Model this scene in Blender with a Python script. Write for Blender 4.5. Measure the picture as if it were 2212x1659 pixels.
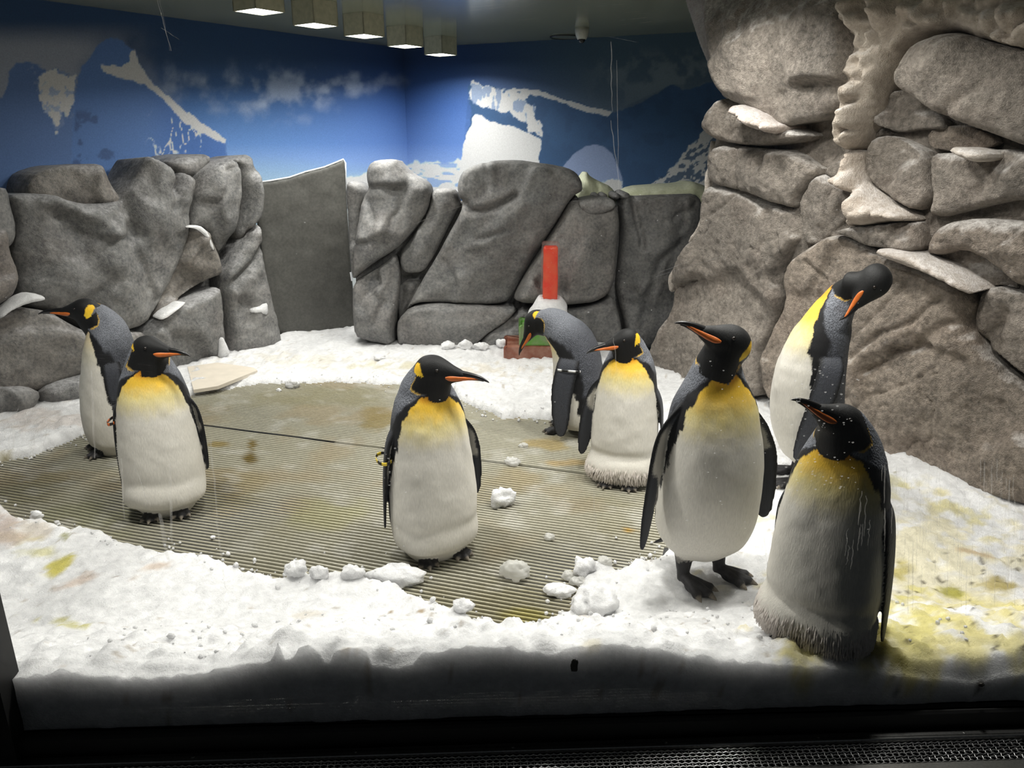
import bpy, math, random
import numpy as np
from mathutils import Vector, Matrix, kdtree

random.seed(7)
S = bpy.context.scene
for o in list(bpy.data.objects):
    bpy.data.objects.remove(o)
COL = S.collection

# ------------------------------------------------------------------ camera
W_, H_, F_ = 2212.0, 1659.0, 1640.0
CAMZ, PITCH = 1.57, math.radians(18.0)
cam_d = bpy.data.cameras.new('camera')
cam_d.sensor_width = 36.0
cam_d.lens = F_ / W_ * 36.0
cam_d.clip_start = 0.05
cam = bpy.data.objects.new('camera', cam_d)
COL.objects.link(cam)
cam.location = (0, 0, CAMZ)
cam.rotation_euler = (math.pi / 2 - PITCH, 0, 0)
S.camera = cam

# ------------------------------------------------------------------ world, exposure
S.view_settings.view_transform = 'Standard'
S.view_settings.look = 'None'
S.view_settings.gamma = 1.0
S.view_settings.use_curve_mapping = False
S.view_settings.exposure = 0.2
S.cycles.max_bounces = 6
S.cycles.diffuse_bounces = 3
S.cycles.glossy_bounces = 2
S.cycles.transmission_bounces = 2
S.cycles.transparent_max_bounces = 10
S.cycles.adaptive_threshold = 0.03
S.cycles.caustics_reflective = False
S.cycles.caustics_refractive = False
wd = bpy.data.worlds.new('world')
S.world = wd
wd.use_nodes = True
wd.node_tree.nodes['Background'].inputs[0].default_value = (0.55, 0.6, 0.65, 1)
wd.node_tree.nodes['Background'].inputs[1].default_value = 0.03
LAMP_W = 14.0            # watts of each ceiling downlight
CEIL = 2.385

# ------------------------------------------------------------------ helpers: projection
cp, sp = math.cos(PITCH), math.sin(PITCH)
def ray(px, py):
    u = (np.asarray(px, float) - W_ / 2) / F_
    v = -(np.asarray(py, float) - H_ / 2) / F_
    return np.stack([u, cp + v * sp, -sp + v * cp], -1)
def G(px, py, z=0.0):
    d = ray(px, py)
    t = (z - CAMZ) / d[..., 2]
    return np.array([0, 0, CAMZ]) + d * t[..., None] if d.ndim > 1 else np.array([0, 0, CAMZ]) + d * t
def proj(p):
    p = np.asarray(p, float)
    x, y, z = p[..., 0], p[..., 1], p[..., 2] - CAMZ
    dep = y * cp - z * sp
    up = y * sp + z * cp
    return W_ / 2 + x / dep * F_, H_ / 2 - up / dep * F_

# ------------------------------------------------------------------ helpers: noise
def _hash(ix, iy, iz, seed):
    h = (ix * 374761393 + iy * 668265263 + iz * 1274126177 + seed * 974634777) & 0xFFFFFFFF
    h = ((h ^ (h >> 13)) * 1103515245) & 0xFFFFFFFF
    h = ((h ^ (h >> 15)) * 2246822519) & 0xFFFFFFFF
    return ((h ^ (h >> 16)) & 0xFFFFFF) / float(0xFFFFFF)
def vnoise(p, seed=0):
    p = np.asarray(p, float)
    i = np.floor(p).astype(np.int64)
    f = p - i
    u = f * f * f * (f * (f * 6 - 15) + 10)
    r = 0
    for dx in (0, 1):
        wx = u[..., 0] if dx else 1 - u[..., 0]
        for dy in (0, 1):
            wy = u[..., 1] if dy else 1 - u[..., 1]
            for dz in (0, 1):
                wz = u[..., 2] if dz else 1 - u[..., 2]
                r = r + wx * wy * wz * _hash(i[..., 0] + dx, i[..., 1] + dy, i[..., 2] + dz, seed)
    return r * 2 - 1
def fbm(p, octv=3, seed=0, gain=0.5):
    p = np.asarray(p, float)
    a, s, r = 1.0, 1.0, 0
    for k in range(octv):
        r = r + a * vnoise(p * s + 17.3 * k, seed + k)
        a *= gain; s *= 2.03
    return r
def sst(a, b, x):
    t = np.clip((np.asarray(x, float) - a) / (b - a), 0, 1)
    return t * t * (3 - 2 * t)
def lerp(a, b, t):
    return a + (b - a) * t
def lin(c):
    c = np.asarray(c, float) / 255.0
    return np.where(c <= 0.04045, c / 12.92, ((c + 0.055) / 1.055) ** 2.4)
def mixc(base, col, w):
    return base + (np.asarray(col) - base) * np.asarray(w)[..., None]
def poly_sd(P, poly):
    """signed distance of 2D points to polygon (negative inside) and the nearest boundary point"""
    P = np.asarray(P, float); poly = np.asarray(poly, float)
    n = len(poly)
    best = np.full(len(P), 1e9); near = np.zeros_like(P); inside = np.zeros(len(P), bool)
    for i in range(n):
        a, b = poly[i], poly[(i + 1) % n]
        ab = b - a
        t = np.clip(((P - a) @ ab) / max(ab @ ab, 1e-12), 0, 1)
        q = a + t[:, None] * ab
        d = np.hypot(*(P - q).T)
        m = d < best
        best[m] = d[m]; near[m] = q[m]
        c = (a[1] > P[:, 1]) != (b[1] > P[:, 1])
        with np.errstate(divide='ignore', invalid='ignore'):
            xi = (b[0] - a[0]) * (P[:, 1] - a[1]) / (b[1] - a[1]) + a[0]
        inside ^= c & (P[:, 0] < xi)
    return np.where(inside, -best, best), near
def seg_dist(P, line):
    best = np.full(len(P), 1e9)
    line = np.asarray(line, float)
    for a, b in zip(line[:-1], line[1:]):
        ab = b - a
        t = np.clip(((P - a) @ ab) / max(ab @ ab, 1e-12), 0, 1)
        best = np.minimum(best, np.hypot(*(P - (a + t[:, None] * ab)).T))
    return best
def smooth_poly(poly, it=2):
    p = np.asarray(poly, float)
    for _ in range(it):
        q = np.roll(p, -1, 0)
        p = np.stack([p * 0.78 + q * 0.22, p * 0.22 + q * 0.78], 1).reshape(-1, 2)
    return p

# ------------------------------------------------------------------ helpers: objects
def tag(o, label=None, cat=None, group=None, kind=None):
    if label: o['label'] = label
    if cat: o['category'] = cat
    if group: o['group'] = group
    if kind: o['kind'] = kind
    return o
def empty(name, loc, label=None, cat=None, group=None, kind=None):
    o = bpy.data.objects.new(name, None)
    COL.objects.link(o)
    o.location = loc
    o.empty_display_size = 0.1
    return tag(o, label, cat, group, kind)
def link(name, me, m=None, parent=None):
    o = bpy.data.objects.new(name, me)
    COL.objects.link(o)
    if m is not None and not me.materials:
        me.materials.append(m)
    if parent is not None:
        o.parent = parent
        o.location = -Vector(parent.location) if not parent.parent else (0, 0, 0)
    return o
def mesh(name, V, Fc, m=None, parent=None, col=None, smooth=True):
    me = bpy.data.meshes.new(name)
    V = np.asarray(V, float)
    if isinstance(Fc, np.ndarray) and Fc.ndim == 2:
        k = Fc.shape[1]
        me.vertices.add(len(V)); me.vertices.foreach_set('co', V.ravel())
        me.loops.add(Fc.size); me.loops.foreach_set('vertex_index', Fc.ravel().astype(np.int32))
        me.polygons.add(len(Fc)); me.polygons.foreach_set('loop_start', np.arange(0, Fc.size, k, dtype=np.int32))
        me.update(calc_edges=True)
    else:
        me.from_pydata([tuple(v) for v in V], [], [tuple(f) for f in Fc])
    if smooth:
        me.polygons.foreach_set('use_smooth', np.ones(len(me.polygons), bool))
    if col is not None:
        set_col(me, col)
    me.update()
    return link(name, me, m, parent)
def set_col(me, col):
    a = me.color_attributes.new('Col', 'FLOAT_COLOR', 'POINT')
    c = np.asarray(col, float)
    if c.shape[1] == 3:
        c = np.concatenate([c, np.zeros((len(c), 1))], 1)
    a.data.foreach_set('color', c.ravel().astype(np.float32))
class MB:
    """collects simple solids into one mesh"""
    def __init__(s): s.v = []; s.f = []
    def add(s, V, Fc):
        b = len(s.v)
        s.v += [tuple(map(float, x)) for x in V]
        s.f += [tuple(int(i) + b for i in f) for f in Fc]
    def box(s, c, ax, ay, az, hx, hy, hz, bev=0.0):
        c, ax, ay, az = [np.asarray(q, float) for q in (c, ax, ay, az)]
        if bev <= 0:
            V = [c + ax * hx * i + ay * hy * j + az * hz * k for i in (-1, 1) for j in (-1, 1) for k in (-1, 1)]
            s.add(V, [(0, 1, 3, 2), (4, 6, 7, 5), (0, 4, 5, 1), (2, 3, 7, 6), (0, 2, 6, 4), (1, 5, 7, 3)])
        else:
            V = []
            for k, hh, inn in ((-1, hz, bev), (-1, hz - bev, 0), (1, hz - bev, 0), (1, hz, bev)):
                for i, j in ((-1, -1), (1, -1), (1, 1), (-1, 1)):
                    for e in (0, 1):
                        ox = hx - inn - (bev if (e == 0) == (i * j > 0) else 0)
                        oy = hy - inn - (bev if (e == 1) == (i * j > 0) else 0)
                        V.append(c + ax * i * ox + ay * j * oy + az * k * hh)
            Fc = [tuple(range(7, -1, -1)), tuple(range(24, 32))]
            for r in range(3):
                for q in range(8):
                    Fc.append((r * 8 + q, r * 8 + (q + 1) % 8, r * 8 + 8 + (q + 1) % 8, r * 8 + 8 + q))
            s.add(V, Fc)
    def tube(s, pts, rad, n=8, flat=1.0):
        pts = np.asarray(pts, float)
        rad = np.broadcast_to(np.asarray(rad, float), (len(pts),))
        V, Fc = loft_tube(pts, rad, n, flat)
        s.add(V, Fc)
    def build(s, name, m, parent=None, smooth=False):
        return mesh(name, s.v, s.f, m, parent, smooth=smooth)
def loft_tube(pts, rad, n=8, flat=1.0):
    T = np.gradient(pts, axis=0)
    T /= np.linalg.norm(T, axis=1)[:, None] + 1e-9
    up = np.array([0, 0, 1.0])
    V = []
    for p, t, r in zip(pts, T, rad):
        a = np.cross(t, up)
        if np.linalg.norm(a) < 1e-3: a = np.array([1.0, 0, 0])
        a /= np.linalg.norm(a); b = np.cross(a, t)
        for k in range(n):
            an = 2 * math.pi * k / n
            V.append(p + a * r * math.cos(an) + b * r * flat * math.sin(an))
    Fc = []
    for i in range(len(pts) - 1):
        for k in range(n):
            Fc.append((i * n + k, i * n + (k + 1) % n, (i + 1) * n + (k + 1) % n, (i + 1) * n + k))
    Fc.append(tuple(range(n - 1, -1, -1))); Fc.append(tuple((len(pts) - 1) * n + k for k in range(n)))
    return V, Fc

# ------------------------------------------------------------------ materials
MATS = {}
class NT:
    def __init__(s, name):
        s.m = bpy.data.materials.new(name); s.m.use_nodes = True
        s.t = s.m.node_tree; s.n = s.t.nodes; s.n.clear()
        s.out = s.n.new('ShaderNodeOutputMaterial')
        MATS[name] = s.m
    def N(s, typ, ins=None, **kw):
        n = s.n.new(typ)
        for k, v in kw.items(): setattr(n, k, v)
        for k, v in (ins or {}).items():
            if isinstance(v, bpy.types.NodeSocket): s.t.links.new(v, n.inputs[k])
            else: n.inputs[k].default_value = v
        return n
    def noise(s, vec, scale, detail=4.0, rough=0.55, dist=0.0):
        return s.N('ShaderNodeTexNoise', {'Vector': vec, 'Scale': scale, 'Detail': detail, 'Roughness': rough, 'Distortion': dist}).outputs['Fac']
    def ramp(s, fac, stops):
        r = s.N('ShaderNodeValToRGB', {'Fac': fac})
        e = r.color_ramp.elements
        while len(e) < len(stops): e.new(0.5)
        for q, (p, c) in zip(e, stops):
            q.position = p; q.color = (*c, 1) if len(c) == 3 else c
        return r.outputs['Color']
    def mix(s, f, a, b, mode='MIX'):
        n = s.N('ShaderNodeMix', data_type='RGBA', blend_type=mode)
        for i, v in ((0, f), (6, a), (7, b)):
            if isinstance(v, bpy.types.NodeSocket): s.t.links.new(v, n.inputs[i])
            else: n.inputs[i].default_value = v if i == 0 or len(v) == 4 else (*v, 1)
        return n.outputs[2]
    def math(s, op, a, b=0.0, clamp=False):
        n = s.N('ShaderNodeMath', operation=op, use_clamp=clamp)
        for i, v in ((0, a), (1, b)):
            if isinstance(v, bpy.types.NodeSocket): s.t.links.new(v, n.inputs[i])
            else: n.inputs[i].default_value = v
        return n.outputs[0]
    def bump(s, h, strength, dist=0.01, normal=None):
        ins = {'Height': h, 'Strength': strength, 'Distance': dist}
        if normal is not None: ins['Normal'] = normal
        return s.N('ShaderNodeBump', ins).outputs['Normal']
    def finish(s, shader):
        s.t.links.new(shader, s.out.inputs['Surface']); return s.m
    def principled(s, **ins):
        n = s.N('ShaderNodeBsdfPrincipled', {k.replace('_', ' '): v for k, v in ins.items()})
        return s.finish(n.outputs[0])
def rgb(r, g, b): return tuple(lin((r, g, b)))

def m_plain(name, c, rough=0.5, metal=0.0, nscale=0, nstr=0.2, var=0.15):
    t = NT(name)
    co = t.N('ShaderNodeTexCoord').outputs['Object']
    n = t.noise(co, nscale or 30, 4)
    c0 = tuple(x * (1 - var) for x in c); c1 = tuple(min(1, x * (1 + var)) for x in c)
    base = t.ramp(n, [(0.3, c0), (0.7, c1)])
    return t.principled(Base_Color=base, Roughness=rough, Metallic=metal, Normal=t.bump(n, nstr, 0.002))

def m_rock(name, dark, mid, light, frost=0.5, frost_col=(0.8, 0.8, 0.82), bump=0.5, brown=None, frost_lo=0.35):
    t = NT(name)
    co = t.N('ShaderNodeTexCoord').outputs['Object']
    n1 = t.noise(co, 2.2, 3, 0.6); n2 = t.noise(co, 9.0, 4, 0.65); n3 = t.noise(co, 48.0, 4, 0.72)
    base = t.ramp(n1, [(0.30, dark), (0.52, mid), (0.72, light)])
    if brown:
        base = t.mix(t.ramp(t.noise(co, 3.1, 3), [(0.5, (0, 0, 0)), (0.68, (.7, .7, .7))]), base, brown)
    base = t.mix(0.55, base, t.ramp(n2, [(0.3, dark), (0.7, light)]))
    base = t.mix(0.45, base, t.ramp(n3, [(0.35, dark), (0.65, light)]))
    att = t.N('ShaderNodeAttribute', attribute_name='Col')
    base = t.mix(1.0, base, att.outputs['Color'], 'MULTIPLY')
    geo = t.N('ShaderNodeNewGeometry')
    nz = t.N('ShaderNodeSeparateXYZ', {0: geo.outputs['Normal']}).outputs[2]
    fr = t.math('ADD', t.math('MULTIPLY', nz, 0.9), t.math('MULTIPLY', t.math('SUBTRACT', n2, 0.5), 1.6))
    fr = t.math('ADD', fr, att.outputs['Alpha'])
    fm = t.N('ShaderNodeMapRange', {0: fr, 1: frost_lo, 2: frost_lo + 0.55, 3: 0.0, 4: frost}).outputs[0]
    grain = t.N('ShaderNodeMapRange', {0: n3, 1: 0.35, 2: 0.6, 3: 0.35, 4: 1.0}).outputs[0]
    base = t.mix(t.math('MULTIPLY', fm, grain), base, frost_col)
    h = t.math('ADD', t.math('MULTIPLY', n3, 0.5), t.math('MULTIPLY', t.noise(co, 190.0, 3, 0.7), 0.35))
    nb = t.bump(h, bump, 0.035)
    return t.principled(Base_Color=base, Roughness=t.N('ShaderNodeMapRange', {0: n2, 3: 0.42, 4: 0.75}).outputs[0], Normal=nb)

def m_snow(name='snow', sss=0.7, scl=0.08):
    t = NT(name)
    co = t.N('ShaderNodeTexCoord').outputs['Object']
    att = t.N('ShaderNodeAttribute', attribute_name='Col')
    n1 = t.noise(co, 28, 4, 0.72); n2 = t.noise(co, 150, 3, 0.7)
    base = t.mix(1.0, t.ramp(n1, [(0.3, (0.62, 0.62, 0.625)), (0.7, (0.82, 0.82, 0.82))]), att.outputs['Color'], 'MULTIPLY')
    h = t.math('ADD', n1, t.math('MULTIPLY', n2, 0.5))
    n = t.N('ShaderNodeBsdfPrincipled', {'Base Color': base, 'Roughness': 0.6, 'Normal': t.bump(h, 0.7, 0.016)})
    n.subsurface_method = 'BURLEY'
    n.inputs['Subsurface Weight'].default_value = sss; n.inputs['Subsurface Radius'].default_value = (1.0, 1.0, 1.0); n.inputs['Subsurface Scale'].default_value = scl
    return t.finish(n.outputs[0])

def m_feather():
    t = NT('feathers')
    co = t.N('ShaderNodeTexCoord').outputs['Object']
    att = t.N('ShaderNodeAttribute', attribute_name='Col')
    # scale-like feather tips on the grey back (mask in alpha), fine down streaks elsewhere
    st = t.N('ShaderNodeMapping', {'Vector': co, 'Scale': (1.0, 1.0, 0.45)}).outputs[0]
    dn = t.N('ShaderNodeTexNoise', {'Vector': co, 'Scale': 25.0}).outputs['Color']
    wv = t.N('ShaderNodeMix', data_type='VECTOR')
    t.t.links.new(st, wv.inputs[4]); t.t.links.new(dn, wv.inputs[5]); wv.inputs[0].default_value = 0.010
    vo = t.N('ShaderNodeTexVoronoi', {'Vector': wv.outputs[1], 'Scale': 250.0}).outputs['Distance']
    fine = t.noise(t.N('ShaderNodeMapping', {'Vector': co, 'Scale': (1, 1, 0.18)}).outputs[0], 260.0, 3, 0.6)
    wave = t.noise(t.N('ShaderNodeMapping', {'Vector': co, 'Scale': (1, 1, 0.3)}).outputs[0], 45.0, 3, 0.6)
    al = att.outputs['Alpha']
    scale_c = t.ramp(vo, [(0.12, (0.6, 0.6, 0.6)), (0.6, (1.45, 1.45, 1.45))])
    base = t.mix(al, att.outputs['Color'], t.mix(1.0, att.outputs['Color'], scale_c, 'MULTIPLY'))
    base = t.mix(0.22, base, t.mix(1.0, base, t.ramp(fine, [(0.3, (0.45, 0.45, 0.45)), (0.7, (1.3, 1.3, 1.3))]), 'MULTIPLY'))
    h = t.math('ADD', t.math('MULTIPLY', t.math('MULTIPLY', vo, al), 1.3),
               t.math('ADD', t.math('MULTIPLY', fine, 0.35), t.math('MULTIPLY', wave, 0.35)))
    return t.principled(Base_Color=base, Roughness=0.62, Specular_IOR_Level=0.28, Normal=t.bump(h, 0.5, 0.005), Sheen_Weight=0.03)

def m_attr(name, rough=0.5, bump_scale=60, bump=0.2, spec=0.5):
    t = NT(name)
    co = t.N('ShaderNodeTexCoord').outputs['Object']
    att = t.N('ShaderNodeAttribute', attribute_name='Col')
    n = t.noise(co, bump_scale, 4)
    base = t.mix(0.3, att.outputs['Color'], t.mix(1.0, att.outputs['Color'], t.ramp(n, [(0.3, (.6, .6, .6)), (0.7, (1.3, 1.3, 1.3))]), 'MULTIPLY'))
    return t.principled(Base_Color=base, Roughness=rough, Normal=t.bump(n, bump, 0.003), Specular_IOR_Level=spec)

def m_emit(name, c, st):
    t = NT(name)
    e = t.N('ShaderNodeEmission', {'Color': (*c, 1), 'Strength': st})
    return t.finish(e.outputs[0])

def m_pane():
    t = NT('window_glass')
    tr = t.N('ShaderNodeBsdfTransparent', {'Color': (0.985, 0.99, 0.985, 1)})
    gl = t.N('ShaderNodeBsdfGlossy', {'Color': (1, 1, 1, 1), 'Roughness': 0.02})
    mx = t.N('ShaderNodeMixShader', {0: 0.03, 1: tr.outputs[0], 2: gl.outputs[0]})
    return t.finish(mx.outputs[0])
def m_streak(name, alpha, c=(0.8, 0.78, 0.75)):
    t = NT(name)
    co = t.N('ShaderNodeTexCoord').outputs['Object']
    n = t.noise(co, 35, 3)
    tr = t.N('ShaderNodeBsdfTransparent')
    df = t.N('ShaderNodeBsdfTranslucent', {'Color': (*c, 1)})
    d2 = t.N('ShaderNodeBsdfDiffuse', {'Color': (*c, 1)})
    m2 = t.N('ShaderNodeMixShader', {0: 0.3, 1: df.outputs[0], 2: d2.outputs[0]})
    fac = t.N('ShaderNodeMapRange', {0: n, 1: 0.3, 2: 0.7, 3: alpha * 0.5, 4: alpha}).outputs[0]
    mx = t.N('ShaderNodeMixShader', {0: fac, 1: tr.outputs[0], 2: m2.outputs[0]})
    return t.finish(mx.outputs[0])

def m_ice(name, core, shell, alpha=0.35, speck=0.5):
    """clouded coloured ice: translucent body with bubbles"""
    t = NT(name)
    co = t.N('ShaderNodeTexCoord').outputs['Object']
    n = t.noise(co, 60, 4, 0.7); n2 = t.noise(co, 9, 3)
    base = t.mix(t.ramp(n2, [(0.35, (0, 0, 0)), (0.65, (1, 1, 1))]), core, shell)
    base = t.mix(t.ramp(n, [(0.62, (0, 0, 0)), (0.75, (speck,) * 3)]), base, (0.85, 0.8, 0.75))
    p = t.N('ShaderNodeBsdfPrincipled', {'Base Color': base, 'Roughness': 0.18, 'Normal': t.bump(n, 0.25, 0.004)})
    tl = t.N('ShaderNodeBsdfTranslucent', {'Color': base})
    mx = t.N('ShaderNodeMixShader', {0: 0.45, 1: p.outputs[0], 2: tl.outputs[0]})
    tr = t.N('ShaderNodeBsdfTransparent', {'Color': (0.95, 0.93, 0.93, 1)})
    m2 = t.N('ShaderNodeMixShader', {0: alpha, 1: tr.outputs[0], 2: mx.outputs[0]})
    return t.finish(m2.outputs[0])

M_SNOW = m_snow()
M_SNOW2 = m_snow('loose_snow', 0.8, 0.02)
M_FEA = m_feather()
M_ROCKL = m_rock('grey_rock', rgb(58, 60, 64), rgb(104, 104, 101), rgb(146, 144, 140), frost=0.42, bump=0.4, brown=rgb(92, 78, 70), frost_lo=0.45, frost_col=(0.62, 0.62, 0.64))
M_ROCKB = m_rock('back_rock', rgb(60, 62, 66), rgb(102, 102, 101), rgb(140, 138, 134), frost=0.2, bump=0.3, brown=rgb(96, 82, 74), frost_lo=0.55, frost_col=(0.55, 0.55, 0.55))
M_ROCKC = m_rock('cliff_rock', rgb(72, 67, 61), rgb(136, 128, 118), rgb(178, 168, 157), frost=0.8, bump=0.9, brown=rgb(128, 108, 94), frost_lo=0.50, frost_col=(0.80, 0.77, 0.74))
M_ICEC = m_rock('cliff_ice', rgb(158, 146, 134), rgb(196, 186, 174), rgb(222, 214, 205), frost=0.4, bump=0.7)
M_CREAM = m_rock('cream_snow', rgb(190, 195, 160), rgb(214, 216, 182), rgb(225, 228, 200), frost=0.2, bump=0.3)
M_DOOR = m_rock('door_panel', rgb(60, 60, 57), rgb(76, 75, 70), rgb(92, 91, 86), frost=0.05, bump=0.08)
M_MURAL = m_attr('mural_print', 0.6, 120, 0.03, 0.3)
M_CEIL = None
t_ = NT('ceiling_panel')
n_ = t_.noise(t_.N('ShaderNodeTexCoord').outputs['Object'], 3.0, 3)
M_CEIL = t_.principled(Base_Color=t_.ramp(n_, [(0.3, rgb(122, 126, 108)), (0.7, rgb(134, 137, 118))]), Roughness=0.16, Specular_IOR_Level=0.6)
M_BLACK = m_plain('black_frame', (0.006, 0.006, 0.006), 0.6)
M_STEEL = m_plain('brushed_steel', (0.40, 0.40, 0.39), 0.28, 1.0, 160, 0.15)
M_WIRE = m_plain('wire_steel', (0.55, 0.55, 0.55), 0.3, 1.0)
M_PLATE = m_attr('scaled_part', 0.35, 80, 0.15)
M_WALL = m_plain('plain_wall', (0.25, 0.30, 0.34), 0.7)
M_BOX = m_plain('lamp_box', rgb(186, 184, 160), 0.4)
M_PLASTIC = m_plain('camera_plastic', rgb(190, 190, 178), 0.35)
M_DARKPL = m_plain('dark_plastic', (0.01, 0.01, 0.011), 0.12)
M_LAMP = m_emit('lamp_diffuser', (1.0, 0.985, 0.93), 14.0)
M_BOARD = m_plain('cream_board', rgb(214, 205, 190), 0.5, 0, 14, 0.1, 0.06)
M_PANE = m_pane()
M_MAT = m_attr('ribbed_rubber', 0.28, 60, 0.2)
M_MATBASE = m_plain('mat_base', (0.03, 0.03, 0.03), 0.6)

# ------------------------------------------------------------------ room shell
LA = np.array([-3.42, 4.57]); LDIR = np.array([0.576, 0.818]); 
CORNER = LA + LDIR * 4.12
LFRONT = LA - LDIR * 3.6
BDIR = np.array([2.51, -1.17]); BDIR /= np.linalg.norm(BDIR)
BEND = CORNER + BDIR * 6.2

def flat_col(px, py):
    """the printed panorama: colours by place on the walls, as seen in the photograph's frame"""
    P = np.stack([px, py], -1)
    p3 = np.stack([px * 0.01, py * 0.01, px * 0], -1)
    n = fbm(p3 * 0.9, 4, 3); nf = fbm(p3 * 9, 3, 5); nm = fbm(p3 * 3.0, 4, 8)
    def L(*c): return lin(c)
    # sky, left wall to right wall
    yk = np.array([-60, 40, 130, 230, 310, 370, 430])
    def grad(cols):
        cols = lin(np.array(cols, float))
        return np.stack([np.interp(py, yk, cols[:, k]) for k in range(3)], -1)
    skyL = grad([(24, 58, 96), (24, 58, 96), (24, 58, 96), (44, 92, 150), (66, 112, 172), (108, 142, 190), (128, 156, 198)])
    skyR = grad([(50, 78, 92), (50, 76, 92), (56, 80, 98), (72, 92, 112), (76, 100, 140), (96, 122, 165), (160, 180, 205)])
    skyM = grad([(20, 54, 98), (20, 54, 98), (20, 54, 98), (36, 76, 138), (60, 98, 160), (100, 132, 185), (170, 190, 220)])
    c = np.where((px < 880)[:, None], mixc(skyL, skyM, sst(500, 880, px)), mixc(skyM, skyR, sst(960, 1330, px)))
    # haze over the top left, soft clouds
    c = mixc(c, L(132, 138, 152), 0.85 * sst(430, 120, px + 90 * n) * sst(40, 110, py) * sst(400, 200, py))
    cl = np.exp(-(((px - 610) / 130) ** 2 + ((py - 205 - (px - 610) * -0.02) / 62) ** 2))
    cl2 = np.exp(-(((px - 760) / 130) ** 2 + ((py - 178) / 26) ** 2))
    cl3 = np.exp(-(((px - 400) / 110) ** 2 + ((py - 190) / 70) ** 2))
    c = mixc(c, L(150, 165, 190), np.clip(sst(0.2, 1.15, (cl * 1.0 + cl2 * 0.7 + cl3 * 0.65) * (0.75 + 0.7 * nm)) * 0.6, 0, 1) * sst(60, 130, py))
    c = mixc(c, L(112, 126, 134), 0.55 * sst(0.05, 0.7, nm + 0.3) * sst(1230, 1400, px) * sst(280, 150, py) * sst(90, 150, py))
    def area(poly, col, soft=1.5, rough=3.0, w=1.0):
        nonlocal c
        sd, _ = poly_sd(P, poly)
        c = mixc(c, col, w * sst(soft, -soft, sd + rough * nf))
        return sd
    # pale ice near the horizon
    area([(740, 440), (745, 385), (790, 372), (860, 358), (900, 350), (960, 352), (1005, 345), (1005, 440)], L(176, 194, 222), 3, 4, 0.85)
    low = sst(0.0, 0.25, fbm(np.stack([px * 0.03, py * 0.12, px * 0], -1), 3, 21)) * ((px > 850) & (px < 1005) & (py > 352))
    c = mixc(c, L(84, 116, 168), 0.75 * low)
    # left peaks
    area([(-300, 300), (-100, 200), (0, 215), (12, 200), (20, 160), (35, 137), (60, 133), (75, 137), (90, 148), (105, 158), (120, 147), (140, 160), (155, 170), (166, 162), (168, 440), (-300, 440)], L(66, 98, 148), 1.5, 3)
    area([(84, 175), (95, 160), (120, 152), (150, 170), (166, 162), (160, 215), (145, 250), (138, 235), (122, 284), (115, 255), (95, 240), (85, 215)], L(186, 196, 216), 1.5, 5)
    sdn = poly_sd(P, [(75, 137), (166, 162), (160, 250), (122, 284), (85, 215), (60, 150)])[0]
    c = mixc(c, L(96, 118, 158), 0.7 * (sdn < 0) * sst(0.12, 0.3, nf))
    area([(150, 440), (158, 250), (166, 170), (180, 140), (205, 108), (222, 88), (240, 80), (262, 86), (275, 100), (292, 112), (305, 150), (325, 175), (400, 240), (487, 302), (492, 345), (492, 440)], L(62, 100, 156), 1.2, 2)
    sdB = poly_sd(P, [(150, 440), (166, 170), (205, 108), (240, 80), (290, 112), (305, 150), (400, 240), (487, 302), (492, 440)])[0]
    ins = sst(2, -4, sdB)
    c = mixc(c, L(38, 84, 150), 0.7 * ins * sst(300, 400, px))
    veins = sst(0.10, 0.02, np.abs(fbm(np.stack([px * 0.05, py * 0.018, px * 0 + 5], -1), 3, 31)))
    c = mixc(c, L(190, 206, 228), 0.9 * veins * ins * sst(310, 345, px) * sst(450, 420, px) * sst(230, 275, py))
    c = mixc(c, L(40, 58, 96), 0.6 * ins * sst(0.45, 0.7, nm) * sst(300, 250, px) * sst(230, 250, py))
    area([(215, 140), (262, 143), (282, 132), (280, 112), (290, 110), (305, 145), (322, 172), (400, 240), (488, 301), (486, 309), (440, 290), (395, 262), (350, 212), (315, 185), (290, 176), (258, 168), (225, 155)], L(184, 192, 208), 1.2, 2)
    # right wall mountain and berg
    area([(1012, 186), (1018, 178), (1100, 192), (1160, 193), (1210, 210), (1320, 243), (1345, 238), (1400, 213), (1440, 188), (1452, 182), (1475, 196), (1530, 180), (1560, 178), (1800, 190), (1800, 460), (990, 460), (998, 330), (1004, 305), (1018, 250)], L(34, 72, 112), 1.2, 2.5)
    insC = sst(2, -3, poly_sd(P, [(1012, 186), (1100, 192), (1210, 210), (1320, 243), (1452, 182), (1800, 190), (1800, 460), (990, 460)])[0])
    c = mixc(c, L(24, 56, 92), 0.35 * insC * sst(-0.1, 0.4, nm))
    area([(1018, 180), (1090, 195), (1150, 200), (1128, 215), (1150, 228), (1166, 262), (1168, 292), (1150, 287), (1125, 262), (1100, 245), (1075, 237), (1045, 229), (1020, 224)], L(196, 208, 222), 1.5, 6)
    sdn = poly_sd(P, [(1018, 180), (1150, 200), (1168, 292), (1100, 245), (1020, 224)])[0]
    c = mixc(c, L(60, 88, 128), 0.75 * (sdn < 0) * sst(0.08, 0.25, fbm(np.stack([px * 0.09, py * 0.035, px * 0], -1), 3, 41)))
    area([(1085, 192), (1155, 193), (1200, 208), (1260, 228), (1325, 241), (1312, 252), (1270, 242), (1225, 226), (1190, 214), (1130, 200)], L(190, 202, 214), 1.0, 2)
    area([(1025, 247), (1040, 250), (1060, 263), (1085, 270), (1110, 272), (1140, 287), (1167, 302), (1165, 345), (1155, 385), (988, 385), (1003, 308)], L(214, 226, 242), 1.5, 2)
    area([(1205, 440), (1215, 362), (1240, 332), (1262, 318), (1282, 312), (1305, 317), (1322, 332), (1335, 358), (1345, 385), (1345, 440)], L(110, 128, 164), 1.2, 1)
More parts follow.
